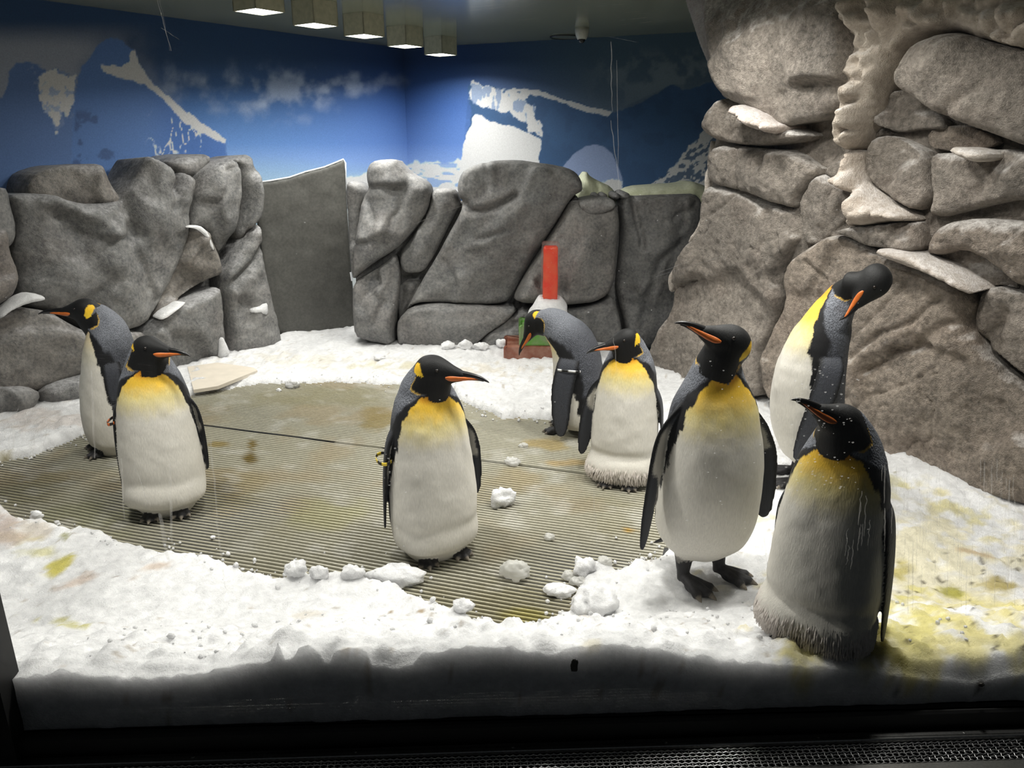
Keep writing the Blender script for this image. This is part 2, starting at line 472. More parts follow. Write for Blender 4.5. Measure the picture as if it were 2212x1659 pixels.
    area([(1300, 440), (1300, 396), (1322, 388), (1345, 392), (1346, 440)], L(176, 196, 212), 1.5, 4)
    area([(1405, 405), (1450, 365), (1480, 330), (1500, 308), (1530, 275), (1600, 240), (1800, 240), (1800, 460), (1405, 460)], L(190, 206, 216), 2, 5)
    sdn = poly_sd(P, [(1405, 405), (1500, 308), (1600, 240), (1800, 240), (1800, 460), (1405, 460)])[0]
    c = mixc(c, L(34, 60, 92), 0.9 * (sdn < 0) * sst(0.05, 0.2, fbm(np.stack([px * 0.12 + py * 0.08, py * 0.12, px * 0], -1), 3, 51)))
    c = mixc(c, np.repeat(c.mean(1)[:, None], 3, 1), np.full(len(c), 0.16))
    return np.clip(c * 1.5, 0, 0.62)

def mural_wall(name, a, b, z0, z1, step):
    n = int(np.hypot(*(b - a)) / step); k = int((z1 - z0) / step)
    t = np.linspace(0, 1, n + 1); zz = np.linspace(z0, z1, k + 1)
    T, Z = np.meshgrid(t, zz)
    V = np.stack([a[0] + (b[0] - a[0]) * T, a[1] + (b[1] - a[1]) * T, Z], -1).reshape(-1, 3)
    i = np.arange(k)[:, None] * (n + 1) + np.arange(n)[None]
    Fc = np.stack([i, i + 1, i + n + 2, i + n + 1], -1).reshape(-1, 4)
    px, py = proj(V)
    col = flat_col(px, py)
    o = mesh(name, V, Fc, M_MURAL, None, col, smooth=False)
    return tag(o, kind='structure')
mural_wall('wall_left', LFRONT, CORNER, -0.05, CEIL, 0.010)
mural_wall('wall_back', CORNER, BEND, -0.05, CEIL, 0.010)

GL0 = np.array([-1.34, 1.588]); GL1 = np.array([1.41, 1.70])       # foot line of the glass
GD = (GL1 - GL0) / np.hypot(*(GL1 - GL0)); GN = np.array([-GD[1], GD[0]])  # GN points into the enclosure
def glass_y(x): return GL0[1] + (x - GL0[0]) * (GL1[1] - GL0[1]) / (GL1[0] - GL0[0])
def gpt(s, z, off=0.0):   # a point on the glass plane: s along from x=0
    p0 = np.array([0, glass_y(0.0)]) + GD * s + GN * off
    return np.array([p0[0], p0[1], z])
def on_glass(px, py, off=-0.02):
    d = ray(px, py); p0 = gpt(0, 0, off)
    t = (p0[:2] @ GN) / (d[:2] @ GN)
    return np.array([0, 0, CAMZ]) + d * t

def plane_obj(name, pts, m, kind='structure'):
    return tag(mesh(name, pts, [tuple(range(len(pts)))], m, None, smooth=False), kind=kind)
RX = 4.6
plane_obj('floor', [(-6.0, 1.55, -0.06), (RX, 1.55, -0.06), (RX, 9.0, -0.06), (-6.0, 9.0, -0.06)], M_WALL)
mb = MB(); mb.box((-0.6, 5.2, CEIL + 0.05), (1, 0, 0), (0, 1, 0), (0, 0, 1), 5.6, 3.75, 0.05)
tag(mb.build('ceiling', M_CEIL), kind='structure')
mb = MB(); mb.box((RX, 4.2, 1.18), (1, 0, 0), (0, 1, 0), (0, 0, 1), 0.04, 2.8, 1.24)
tag(mb.build('wall_right', M_WALL), kind='structure')

# ------------------------------------------------------------------ window: pane, black frame, steel sill with wire grille
win = empty('window_1', gpt(0, 0.0), kind='structure')
def gbox(mbb, s0, s1, o0, o1, z0, z1, bev=0.0):
    c = gpt((s0 + s1) / 2, (z0 + z1) / 2, (o0 + o1) / 2)
    mbb.box(c, (*GD, 0), (*GN, 0), (0, 0, 1), (s1 - s0) / 2, (o1 - o0) / 2, (z1 - z0) / 2, bev)
SL = -1.262
mb = MB(); gbox(mb, SL - 0.02, 2.3, -0.012, 0.0, 0.105, CEIL - 0.02)
link_pane = mb.build('pane', M_PANE, win)
mb = MB(); gbox(mb, -2.2, SL, -0.05, 0.03, -0.05, CEIL); mb.build('frame_post', M_BLACK, win)
mb = MB(); gbox(mb, -2.2, 2.6, -0.040, 0.01, -0.06, 0.112, 0.006); mb.build('frame_rail', M_BLACK, win)
mb = MB(); gbox(mb, -2.2, 2.6, -0.05, 0.03, CEIL - 0.03, CEIL + 0.1); mb.build('frame_head', M_BLACK, win)
mb = MB(); gbox(mb, 2.3, 2.6, -0.05, 0.03, -0.05, CEIL); mb.build('frame_post', M_BLACK, win)
sill = empty('trim_1', gpt(0, 0.0, -0.2), kind='structure')
ZS = 0.062
mb = MB(); gbox(mb, -2.2, 2.4, -0.072, -0.040, ZS - 0.02, ZS, 0.002); mb.build('steel_strip', M_STEEL, sill)
mb = MB(); gbox(mb, -2.2, 2.4, -0.30, -0.147, ZS - 0.02, ZS, 0.002); mb.build('steel_strip', M_STEEL, sill)
mb = MB(); gbox(mb, -2.2, 2.4, -0.30, -0.05, ZS - 0.12, ZS - 0.06); mb.build('grille_tray', M_BLACK, sill)
mb = MB()
pitch = 0.0105
ns = int(2.7 / 0.0175)
for k in range(ns):
    s = -1.35 + k * 2.7 / ns
    o_ = np.linspace(-0.152, -0.068, 17)
    pts = [gpt(s, ZS - 0.012 + (0.0022 if (i + k) % 2 else -0.0022), q) for i, q in enumerate(o_)]
    mb.tube(pts, 0.0016, 5)
for j in range(8):
    q = -0.148 + j * pitch
    ss = np.linspace(-1.35, 1.35, ns * 2 + 1)
    pts = [gpt(s, ZS - 0.012 + (0.0022 if (i + j) % 2 else -0.0022), q) for i, s in enumerate(ss)]
    mb.tube(pts, 0.0022, 5)
tag(mb.build('wire_mesh', M_WIRE, sill, True), kind='stuff')
for px, py in ((417, 1637), (768, 1622), (1108, 1611), (1439, 1599), (1768, 1590), (2084, 1578)):
    w = on_glass(px, py, -0.056); s = (w[:2] - gpt(0, 0, -0.056)[:2]) @ GD
    mb = MB()
    c = gpt(s, ZS, -0.056)
    mb.tube([c + np.array([0, 0, -0.001]), c + np.array([0, 0, 0.0012]), c + np.array([0, 0, 0.0016])], [0.0045, 0.0042, 0.002], 10)
    mb.build('screw', M_STEEL, sill)
# water runs, scratches and spots on the pane
M_RUN = m_streak('water_run', 0.2)
M_SCR = m_streak('scratch', 0.35, (0.9, 0.9, 0.9))
runs = [((198, 800), (205, 990), 5), ((262, 990), (268, 1120), 4), ((366, 1000), (372, 1180), 6), ((345, 1110), (362, 1210), 9), ((455, 950), (470, 1120), 4), ((468, 1120), (485, 1270), 4),
        ((1325, 730), (1332, 800), 2), ((1283, 1060), (1290, 1200), 2), ((1320, 90), (1322, 240), 2), ((1318, 260), (1340, 400), 2), ((1650, 1140), (1660, 1260), 2),
        ((1332, 130), (1336, 420), 1.6), ((345, 0), (368, 110), 1.4), ((30, 900), (28, 985), 5)]
mb = MB()
rr = random.Random(3)
def streak(mbb, a, b, wpx, wob=1.5):
    n = 9
    V = []; Fc = []
    for i in range(n):
        t = i / (n - 1)
        x = a[0] + (b[0] - a[0]) * t + rr.uniform(-wob, wob); y = a[1] + (b[1] - a[1]) * t
        w = wpx * 0.5 * (0.55 + 0.45 * math.sin(math.pi * (0.15 + 0.85 * t)))
        for sgn, off in ((-1, -0.0122), (0, -0.0132), (1, -0.0122)):
            V.append(on_glass(x + sgn * w, y, off))
    for i in range(n - 1):
        for k in (0, 1):
            Fc.append((i * 3 + k, i * 3 + k + 1, i * 3 + k + 4, i * 3 + k + 3))
    mbb.add(V, Fc)
for a, b, w in runs: streak(mb, a, b, w)
for k in range(95):     # short drips on the right of the pane
    x = rr.uniform(1905, 2210); y = rr.uniform(990, 1230) ; l = rr.uniform(25, 110)
    streak(mb, (x, y), (x - l * 0.02, y + l), rr.uniform(1.5, 3.0), 1.0)
for k in range(10):
    x = rr.uniform(1825, 1900); y = rr.uniform(1060, 1180); l = rr.uniform(30, 90)
    streak(mb, (x, y), (x - 6, y + l), 2.2, 2)
for k in range(14):
    x = rr.uniform(0, 110); y = rr.uniform(880, 960); l = rr.uniform(20, 70)
    streak(mb, (x, y), (x - rr.uniform(-10, 50), y + l), 2.5, 3)
tag(mb.build('water_run', M_RUN, win, True), kind='stuff')
mb = MB()
for a, b in (((1415, 598), (1605, 540)), ((1425, 588), (1500, 560)), ((890, 485), (1010, 440)), ((1190, 442), (1260, 432)), ((75, 505), (140, 530)), ((340, 0), (370, 110)), ((348, 60), (388, 86)),
             ((1330, 45), (1485, 28)), ((1380, 50), (1480, 38)), ((1310, 78), (1380, 92)), ((290, 1000), (320, 1090))):
    streak(mb, a, b, 1.4, 0.8)
for k in range(46):
    x = rr.uniform(0, 330); y = rr.uniform(690, 860); l = rr.uniform(20, 120)
    streak(mb, (x, y), (x + l, y + l * rr.uniform(-0.05, 0.14)), rr.uniform(0.7, 1.5), 0.6)
for k in range(26):
    x = rr.uniform(1000, 1480); y = rr.uniform(0, 60); l = rr.uniform(20, 160)
    streak(mb, (x, y), (x + l, y + l * rr.uniform(-0.12, 0.03)), 0.9, 0.5)
def spot(mbb, x, y, r):
    c = [on_glass(x + r * math.cos(a) * 1.25, y + r * math.sin(a) * 0.8, -0.0122) for a in np.linspace(0, 2 * math.pi, 8)[:-1]]
    m_ = on_glass(x, y, -0.0135)
    mbb.add([m_] + c, [(0, i + 1, (i + 1) % 7 + 1) for i in range(7)])
for k in range(120): spot(mb, rr.uniform(1680, 1860), rr.uniform(790, 1060), rr.uniform(0.8, 2.6))
for k in range(40): spot(mb, rr.uniform(1480, 1660), rr.uniform(760, 1150), rr.uniform(0.7, 2.0))
for k in range(90): spot(mb, rr.uniform(0, 2212), rr.uniform(350, 1300), rr.uniform(0.7, 1.8))
for k in range(24): spot(mb, rr.uniform(820, 880), rr.uniform(870, 1190), rr.uniform(0.9, 2.2))
tag(mb.build('scratch', M_SCR, win, True), kind='stuff')

# ------------------------------------------------------------------ ceiling lamps
def lamp(x, y, label, vis=True, group=None, hz=0.14, w=0.10, watt=LAMP_W, spread=155):
    L = empty('ceiling_lamp' if vis else 'ceiling_lamp_offscreen', (x, y, CEIL - hz), label, 'lamp', group)
    an = math.atan2(LDIR[1], LDIR[0]); ax = np.array([math.cos(an), math.sin(an), 0]); ay = np.array([-ax[1], ax[0], 0])
    mb = MB()
    for sx, sy, hx, hy in ((1, 0, 0.004, w), (-1, 0, 0.004, w), (0, 1, w, 0.004), (0, -1, w, 0.004)):
        mb.box(np.array([x, y, CEIL - hz / 2 + 0.004]) + ax * sx * (w - 0.004) + ay * sy * (w - 0.004), ax, ay, (0, 0, 1), hx, hy, hz / 2 + 0.004)
    mb.build('housing', M_BOX, L)
    mb = MB(); mb.box((x, y, CEIL - hz + 0.006), ax, ay, (0, 0, 1), w - 0.009, w - 0.009, 0.003)
    mb.build('diffuser', M_LAMP, L)
    ln_ = 'lamp_light' if vis else 'lamp_light_offscreen'
    ld = bpy.data.lights.new(ln_, 'AREA'); ld.shape = 'SQUARE'; ld.size = 2 * w - 0.02
    ld.energy = watt; ld.spread = math.radians(spread); ld.color = (1.0, 0.975, 0.93)
    lo = bpy.data.objects.new(ln_, ld); COL.objects.link(lo); lo.parent = L
    lo.location = (0, 0, -0.004)
    return L
ZB = CEIL - 0.14
for i, (px, py) in enumerate(((560, 26), (682, 56), (787, 79), (876, 101), (952, 119))):
    p = G(px, py, ZB)
    lamp(p[0], p[1], 'square box downlight below the ceiling, ' + ('fifth', 'fourth', 'third', 'second', 'first')[i] + ' in its row from the mural corner', True, 'row of downlights')
for (x, y) in ((-1.75, 2.75), (-0.75, 2.65), (0.25, 2.55), (1.20, 2.45), (0.85, 3.95), (0.95, 3.25)):
    lamp(x, y, 'square box downlight hung above the snow near the viewing window', False, 'downlights above the window side')

# camera dome and ring on the ceiling
p = G(1257, 76, CEIL - 0.05)
dc = empty('dome_camera', (p[0], p[1], CEIL - 0.11), 'small pale security camera dome mounted on the ceiling beside the round cover', 'camera')
mb = MB(); mb.tube([p + np.array([0, 0, dz]) for dz in (0.06, 0.03, 0.0, -0.03)], [0.056, 0.056, 0.05, 0.036], 20)
mb.build('housing', M_PLASTIC, dc, True)
mb = MB(); mb.tube([p + np.array([0, 0, dz]) for dz in (-0.026, -0.045, -0.056, -0.06)], [0.03, 0.025, 0.014, 0.003], 16)
mb.build('lens', M_DARKPL, dc, True)
p = G(1222, 80, CEIL - 0.004)
rc = empty('ceiling_cover', (p[0], p[1], CEIL - 0.01), 'thin round dark-rimmed cover ring set in the ceiling', 'cover')
mb = MB(); an = np.linspace(0, 2 * math.pi, 33)
mb.tube([p + np.array([0.13 * math.cos(a), 0.13 * math.sin(a), 0]) for a in an], 0.008, 6)
mb.build('rim', M_DARKPL, rc, True)
mb = MB(); mb.tube([p + np.array([0, 0, 0.004]), p + np.array([0, 0, -0.002])], [0.125, 0.125], 28)
mb.build('plate', M_CEIL, rc)

# ------------------------------------------------------------------ rocks: traced outlines set on the real wall planes, rounded relief with thickness
class WallPlane:
    def __init__(s, a, b, lean=0.0):
        a = np.asarray(a, float); b = np.asarray(b, float)
        s.o = np.array([*a, 0.0]); d = (b - a) / np.hypot(*(b - a))
        s.u = np.array([*d, 0.0]); n = np.array([d[1], -d[0], 0.0])
        if n[:2] @ (-a) < 0: n = -n
        s.n = n / np.linalg.norm(n)
        s.v = np.array([0, 0, 1.0])
        if lean:
            s.n = s.n * math.cos(lean) + s.v * math.sin(lean); s.v = np.cross(s.n, s.u); s.v *= np.sign(s.v[2])
    def uv(s, px, py, off=0.0):
        d = ray(px, py); c = np.array([0, 0, CAMZ])
        o = s.o + s.n * off
        t = ((o - c) @ s.n) / (d @ s.n)
        p = c + d * t[..., None] - o
        return np.stack([p @ s.u, p @ s.v], -1)
    def pt(s, uv, h):
        return s.o + uv[..., :1] * s.u + uv[..., 1:2] * s.v + np.asarray(h)[..., None] * s.n

def rock(parent, plane, poly, off=0.0, bulge=0.12, R=0.09, mat=None, seed=0, noise=0.05, creases=(), thick=0.35, step=0.016,
         tint=(1, 1, 1), frost=0.0, facet=0.0, tilt=(0, 0), name='rock', sm=1, lump=0.0, frost_top=0.0, fn=None):
    poly = smooth_poly(poly, sm)
    uvp = plane.uv(poly[:, 0], poly[:, 1], off)
    lo, hi = uvp.min(0) - step * 2, uvp.max(0) + step * 2
    nx = int((hi[0] - lo[0]) / step) + 1; ny = int((hi[1] - lo[1]) / step) + 1
    U, Vv = np.meshgrid(lo[0] + np.arange(nx) * step, lo[1] + np.arange(ny) * step)
    P = np.stack([U.ravel(), Vv.ravel()], -1)
    sd, near = poly_sd(P, uvp)
    ins = sd < 0
    I = ins.reshape(ny, nx)
    cell = I[:-1, :-1] | I[1:, :-1] | I[:-1, 1:] | I[1:, 1:]
    jj, ii = np.nonzero(cell)
    a = jj * nx + ii
    Fc = np.stack([a, a + 1, a + nx + 1, a + nx], -1)
    used = np.unique(Fc)
    remap = -np.ones(nx * ny, int); remap[used] = np.arange(len(used))
    Fc = remap[Fc]
    Q = P[used]; D = -sd[used]
    out = D < 0
    Q = np.where(out[:, None], near[used], Q); D = np.where(out, 0, D)
    # pull vertices close to the rim onto it so the outline stays clean
    p3 = np.concatenate([Q * 1.0, np.full((len(Q), 1), seed * 3.7)], 1)
    Re = R * (1 + 0.35 * vnoise(p3 * 5, seed + 9))
    k = np.clip(D / Re, 0, 1)
    prof = np.sqrt(np.clip(1 - (1 - k) ** 2, 0, 1))
    c = uvp.mean(0)
    inner = np.clip(D / max(D.max(), 1e-6), 0, 1)
    h = bulge * prof * 0.7 + bulge * 0.3 * sst(0, 1, inner)
    nn = fbm(p3 * 1.7, 3, seed, 0.4)
    h = h + prof * noise * nn
    h = h + prof * (0.003 + 0.10 * noise) * fbm(p3 * 11, 3, seed + 4)
    if facet:
        w = p3 * 2.4 + 0.35 * np.stack([vnoise(p3 * 2, seed + 1), vnoise(p3 * 2, seed + 2), p3[:, 2] * 0], -1)
        g = np.floor(w[:, :2]).astype(np.int64); num = np.zeros(len(Q)); den = np.full(len(Q), 1e-9)
        sz = np.full(len(Q), seed, np.int64)
        for dx in (-1, 0, 1):
            for dy in (-1, 0, 1):
                cx, cy = g[:, 0] + dx, g[:, 1] + dy
                jx, jy, t1, t2 = [_hash(cx, cy, sz, q) for q in (1, 2, 3, 4)]
                rx, ry = w[:, 0] - cx - jx, w[:, 1] - cy - jy
                wt = np.exp(-22.0 * (rx * rx + ry * ry))
                num += wt * ((t1 - 0.5) * rx + (t2 - 0.5) * ry + 0.25 * (t1 + t2 - 1)); den += wt
        val = num / den
        h = h + prof * facet * val
    if mat is not None and mat.name == 'cliff_rock':
        h = h + prof * (0.009 * fbm(p3 * 13, 4, seed + 40, 0.6) - 0.010 * sst(0.045, 0.0, np.abs(fbm(p3 * 2.2, 3, seed + 41))))
    if lump:
        h = h + prof * lump * (np.abs(fbm(p3 * 9, 3, seed + 5)) * 1.2 + 0.5 * np.abs(vnoise(p3 * 22, seed + 6)))
    h = h + prof * (tilt[0] * (Q[:, 0] - c[0]) + tilt[1] * (Q[:, 1] - c[1]))
    dark = np.zeros(len(Q))
    for line, depth, wid in creases:
        ln = np.asarray(line, float)
        luv = plane.uv(ln[:, 0], ln[:, 1], off)
        dd = seg_dist(Q + 0.012 * np.stack([vnoise(p3 * 13, 77), vnoise(p3 * 13, 78)], -1), luv)
        h = h - depth * 0.75 * np.exp(-(dd / wid) ** 2)
    if fn is not None: h = fn(Q, h, prof)
    V = plane.pt(Q, h + off)
    # skirt going back
    e = {}
    for f in Fc:
        for q in range(4):
            x, y = int(f[q]), int(f[(q + 1) % 4])
            if (y, x) in e: del e[(y, x)]
            else: e[(x, y)] = 1
    rim = sorted({x for k2 in e for x in k2})
    idx = {x: len(V) + n for n, x in enumerate(rim)}
    cw = plane.pt(c[None], np.array([off]))[0]
    back = V[rim] + ((cw - V[rim]) * 0.06) - plane.n * thick
    V2 = np.concatenate([V, back])
    sk = np.array([(y, x, idx[x], idx[y]) for (x, y) in e])
    Fall = np.concatenate([Fc, sk])
    t3 = np.array(tint, float)
    sh = 1 + 0.22 * fbm(p3 * 1.7, 3, seed + 30)
    col = np.concatenate([t3[None] * sh[:, None], (frost + frost_top * sst(0.3, 1.0, (Q[:, 1] - uvp[:, 1].min()) / np.ptp(uvp[:, 1])))[:, None] if frost_top else np.full((len(Q), 1), frost)], 1)
    col = np.concatenate([col, np.tile([*t3, frost], (len(back), 1))])
    return mesh(name, V2, Fall, mat, parent, col)

base_l0 = G(0, 880, 0.03)[:2]; base_l1 = G(597, 735, 0.03)[:2]
PL = WallPlane(base_l0, base_l1)
rl = empty('rock_wall', (*((base_l0 + base_l1) / 2), 0), 'smooth dark grey sculpted rock wall beside the two penguins standing close together', 'rock wall')
def RL(poly, **k):
    k.setdefault('facet', 0.12); k['R'] = k.get('R', 0.09) * 0.7; k['bulge'] *= 0.8
    return rock(rl, PL, poly, mat=M_ROCKL, **k)
# dark backing behind the joints
def backing(parent, plane, poly, off, mat):
    rock(parent, plane, poly, off=off, bulge=0.02, R=0.03, mat=mat, noise=0.01, thick=0.12, step=0.05, name='rock_backing')
backing(rl, PL, [(-40, 440), (60, 425), (250, 450), (330, 380), (420, 370), (530, 360), (540, 480), (570, 700), (590, 745), (300, 800), (0, 885), (-60, 885)], -0.16, M_ROCKL)
RL([(-80, 395), (0, 405), (15, 408), (23, 450), (33, 490), (28, 525), (0, 545), (-80, 560)], off=0.02, bulge=0.14, seed=1)
RL([(-80, 500), (0, 490), (14, 500), (18, 545), (35, 580), (33, 612), (15, 645), (-80, 690)], off=0.08, bulge=0.12, seed=2, tint=(1.05, 0.95, 0.88))
RL([(57, 418), (62, 395), (76, 374), (125, 358), (172, 356), (214, 353), (222, 368), (232, 392), (246, 415), (258, 430), (230, 470), (150, 470), (70, 440)], off=-0.12, bulge=0.16, R=0.12, seed=3, tint=(1.12, 1.05, 0.98), frost=0.12)
RL([(18, 422), (55, 417), (110, 420), (135, 430), (175, 440), (215, 440), (255, 428), (272, 405), (288, 385), (300, 362), (312, 342), (320, 337), (345, 348), (368, 362), (373, 385), (362, 412), (375, 392), (388, 372), (402, 376), (416, 386), (412, 420), (402, 455), (403, 500), (388, 560), (362, 612), (330, 660), (300, 700), (230, 720), (150, 700), (105, 670), (40, 662), (28, 625), (36, 580), (22, 530), (34, 485), (24, 450)],
   off=-0.03, bulge=0.24, R=0.10, seed=4, noise=0.10, step=0.015, frost=0.05,
   creases=[([(258, 432), (262, 470), (268, 500)], 0.05, 0.05), ([(150, 700), (200, 610), (160, 540), (140, 470)], 0.09, 0.09), ([(372, 395), (366, 420), (358, 450)], 0.05, 0.03), ([(110, 425), (150, 450), (200, 470), (215, 500)], -0.06, 0.05)])
RL([(352, 352), (378, 339), (420, 333), (444, 333), (450, 342), (436, 372), (410, 392), (375, 385)], off=-0.14, bulge=0.10, seed=5)
RL([(408, 412), (420, 385), (440, 362), (482, 340), (503, 348), (508, 372), (514, 420), (508, 470), (500, 505), (485, 528), (467, 548), (452, 520), (440, 500), (425, 490), (405, 488), (404, 455)], off=-0.02, bulge=0.16, R=0.09, seed=6, creases=[([(455, 372), (480, 362), (505, 352)], 0.03, 0.02)])
RL([(488, 347), (515, 337), (532, 333), (544, 343), (548, 400), (552, 470), (530, 492), (512, 522), (500, 505), (512, 465), (518, 420), (510, 375), (506, 355)], off=-0.05, bulge=0.14, R=0.08, seed=7)
RL([(404, 490), (430, 489), (448, 505), (462, 540), (474, 582), (470, 592), (440, 606), (400, 630), (360, 665), (322, 690), (330, 665), (350, 628), (378, 575), (396, 530)], off=0.0, bulge=0.11, R=0.06, seed=8, tint=(1.0, 0.93, 0.86), creases=[([(440, 495), (405, 550), (340, 650)], -0.03, 0.02)])
RL([(552, 478), (556, 540), (562, 585), (572, 640), (586, 690), (602, 738), (596, 752), (520, 765), (488, 770), (480, 705), (476, 640), (472, 600), (478, 580), (515, 522), (530, 495)], off=0.0, bulge=0.14, R=0.08, seed=9, noise=0.09, creases=[([(480, 610), (510, 585), (530, 560), (545, 530)], 0.07, 0.03), ([(500, 640), (520, 660), (512, 690)], 0.04, 0.03)])
RL([(330, 696), (360, 668), (395, 650), (440, 632), (474, 618), (478, 650), (479, 700), (476, 760), (420, 800), (330, 820), (270, 760)], off=0.06, bulge=0.12, R=0.06, seed=10)
RL([(-60, 690), (0, 678), (40, 664), (105, 672), (150, 700), (210, 728), (300, 712), (330, 740), (260, 790), (190, 800), (120, 830), (60, 848), (0, 852), (-60, 860)], off=0.10, bulge=0.14, R=0.10, seed=11, tint=(1.05, 1.0, 0.95))
RL([(-60, 840), (0, 838), (60, 835), (90, 850), (70, 885), (0, 900), (-60, 905)], off=0.24, bulge=0.10, R=0.06, seed=12)
RL([(85, 840), (150, 815), (230, 800), (270, 815), (240, 845), (170, 868), (90, 880)], off=0.22, bulge=0.10, R=0.06, seed=13)
# snow caps lying on ledges of the left wall
def cap(parent, plane, poly, off, bulge, seed, mat=None, name='snow_cap', **k):
    return rock(parent, plane, poly, off=off, bulge=bulge, R=0.03, mat=mat or M_SNOW, seed=seed, noise=0.015, thick=0.10, step=0.010, name=name, **k)
cap(rl, PL, [(0, 680), (10, 668), (40, 643), (70, 632), (95, 640), (98, 648), (60, 655), (25, 670), (0, 690)], 0.22, 0.06, 61)
cap(rl, PL, [(342, 690), (360, 672), (395, 652), (402, 653), (385, 668), (355, 690)], 0.16, 0.03, 62)
cap(rl, PL, [(536, 672), (560, 655), (576, 650), (578, 682), (560, 680)], 0.14, 0.04, 63)
cap(rl, PL, [(474, 770), (480, 725), (490, 745), (498, 765), (480, 775)], 0.18, 0.03, 64)
cap(rl, PL, [(403, 488), (430, 486), (448, 500), (464, 540), (458, 540), (444, 510), (428, 492), (405, 492)], 0.10, 0.03, 65)

# grey door panel between the rock walls
bd0 = G(560, 735, 0)[:2]; bd1 = G(790, 712, 0)[:2]
PD = WallPlane(bd0, bd1)
door = rock(None, PD, [(549, 396), (585, 391), (625, 384), (660, 372), (700, 362), (730, 350), (742, 344), (746, 352), (750, 450), (757, 560), (764, 640), (768, 735), (600, 745), (585, 690), (570, 600), (556, 490)],
            off=0.0, bulge=0.015, R=0.015, mat=M_DOOR, noise=0.002, thick=0.06, step=0.02, name='door_1', sm=0)
tag(door, kind='structure')
M_EDGE = m_plain('white_edge', rgb(225, 228, 232), 0.5)
mb = MB()
ed = np.array([(549, 395), (585, 390), (625, 383), (660, 371), (700, 361), (730, 349), (741, 344), (746, 352), (750, 450)], float)
mb.tube(PD.pt(PD.uv(ed[:, 0], ed[:, 1], 0.0), np.full(len(ed), 0.004)), 0.007, 6)
mb.build('edge_strip', M_EDGE, door, True)
for q in ([(564, 590), (571, 622)], [(757, 588), (760, 606)]):
    q = np.array(q, float); mb = MB()
    mb.tube(PD.pt(PD.uv(q[:, 0], q[:, 1], 0.02), np.full(2, 0.03)), 0.009, 6)
    mb.build('hinge', M_EDGE, door)

# back rocks right of the door
PB = WallPlane(G(860, 742, 0.03)[:2], G(1400, 742, 0.03)[:2])
rb = empty('rock_wall', (0.2, 5.95, 0), 'grey sculpted rock wall with diagonal cracks behind the red ice column', 'rock wall')
def RB(poly, **k):
    k.setdefault('facet', 0.12); k['R'] = k.get('R', 0.09) * 0.6; k['bulge'] *= 0.75
    return rock(rb, PB, poly, mat=M_ROCKB, **k)
backing(rb, PB, [(760, 440), (800, 420), (900, 430), (1000, 440), (1040, 400), (1220, 410), (1260, 440), (1490, 450), (1480, 600), (1420, 745), (860, 745), (775, 715)], -0.22, M_ROCKB)
RB([(749, 396), (760, 390), (778, 398), (788, 415), (784, 490), (776, 560), (764, 606), (758, 580), (752, 480)], off=-0.2, bulge=0.08, R=0.04, seed=20)
RB([(792, 372), (798, 355), (812, 346), (855, 343), (862, 352), (876, 366), (888, 377), (915, 390), (928, 402), (933, 420), (926, 452), (900, 492), (872, 525), (845, 545), (820, 560), (790, 582), (764, 606), (764, 560), (772, 500), (782, 430), (798, 408), (793, 390)],
   off=-0.10, bulge=0.20, R=0.09, seed=21, noise=0.09, creases=[([(880, 372), (888, 400), (868, 450), (850, 480)], 0.03, 0.03), ([(780, 420), (800, 440), (810, 470)], 0.05, 0.03)])
RB([(934, 416), (940, 408), (965, 407), (984, 412), (996, 440), (985, 462), (962, 505), (938, 556), (916, 588), (872, 589), (862, 560), (870, 535), (898, 500), (924, 460)], off=-0.14, bulge=0.13, R=0.05, seed=22, noise=0.04)
RB([(764, 608), (800, 590), (835, 566), (853, 550), (862, 575), (861, 640), (853, 700), (856, 742), (800, 735), (766, 722), (762, 660)], off=-0.02, bulge=0.16, R=0.07, seed=23, noise=0.09, creases=[([(790, 660), (805, 635), (830, 650), (815, 690)], 0.04, 0.03)])
RB([(866, 607), (912, 602), (902, 630), (884, 668), (862, 700), (860, 650)], off=-0.12, bulge=0.08, R=0.03, seed=24)
RB([(988, 400), (996, 375), (1015, 360), (1045, 351), (1050, 354), (1062, 347), (1120, 345), (1165, 352), (1185, 354), (1225, 362), (1245, 373), (1256, 390), (1259, 412), (1236, 424), (1204, 478), (1166, 535), (1132, 590), (1108, 636), (1092, 654), (1040, 657), (960, 652), (900, 652), (876, 672), (890, 645), (920, 592), (945, 552), (968, 508), (996, 458), (1000, 438), (990, 420)],
   off=-0.04, bulge=0.22, R=0.08, seed=25, noise=0.08, frost=-0.05,
   creases=[([(1112, 420), (1080, 438), (1045, 452), (1018, 452), (1000, 436)], 0.07, 0.025), ([(1085, 492), (1060, 505), (1030, 512)], 0.05, 0.022), ([(1010, 530), (1045, 515), (1080, 490), (1130, 440)], -0.03, 0.05), ([(1250, 420), (1190, 480), (1150, 560), (1105, 640)], 0.04, 0.04)])
RB([(1232, 432), (1252, 432), (1290, 434), (1326, 438), (1338, 468), (1336, 515), (1331, 560), (1328, 600), (1314, 634), (1280, 652), (1235, 655), (1180, 658), (1110, 648), (1112, 632), (1136, 590), (1170, 535), (1206, 480)],
   off=0.0, bulge=0.24, R=0.10, seed=26, noise=0.05, tint=(1.03, 1.0, 0.97), creases=[([(1130, 600), (1175, 560), (1210, 510)], 0.03, 0.02)])
RB([(1248, 436), (1270, 430), (1300, 426), (1325, 430), (1332, 448), (1300, 462), (1270, 468), (1255, 455)], off=0.10, bulge=0.05, R=0.05, seed=27, frost=0.6)
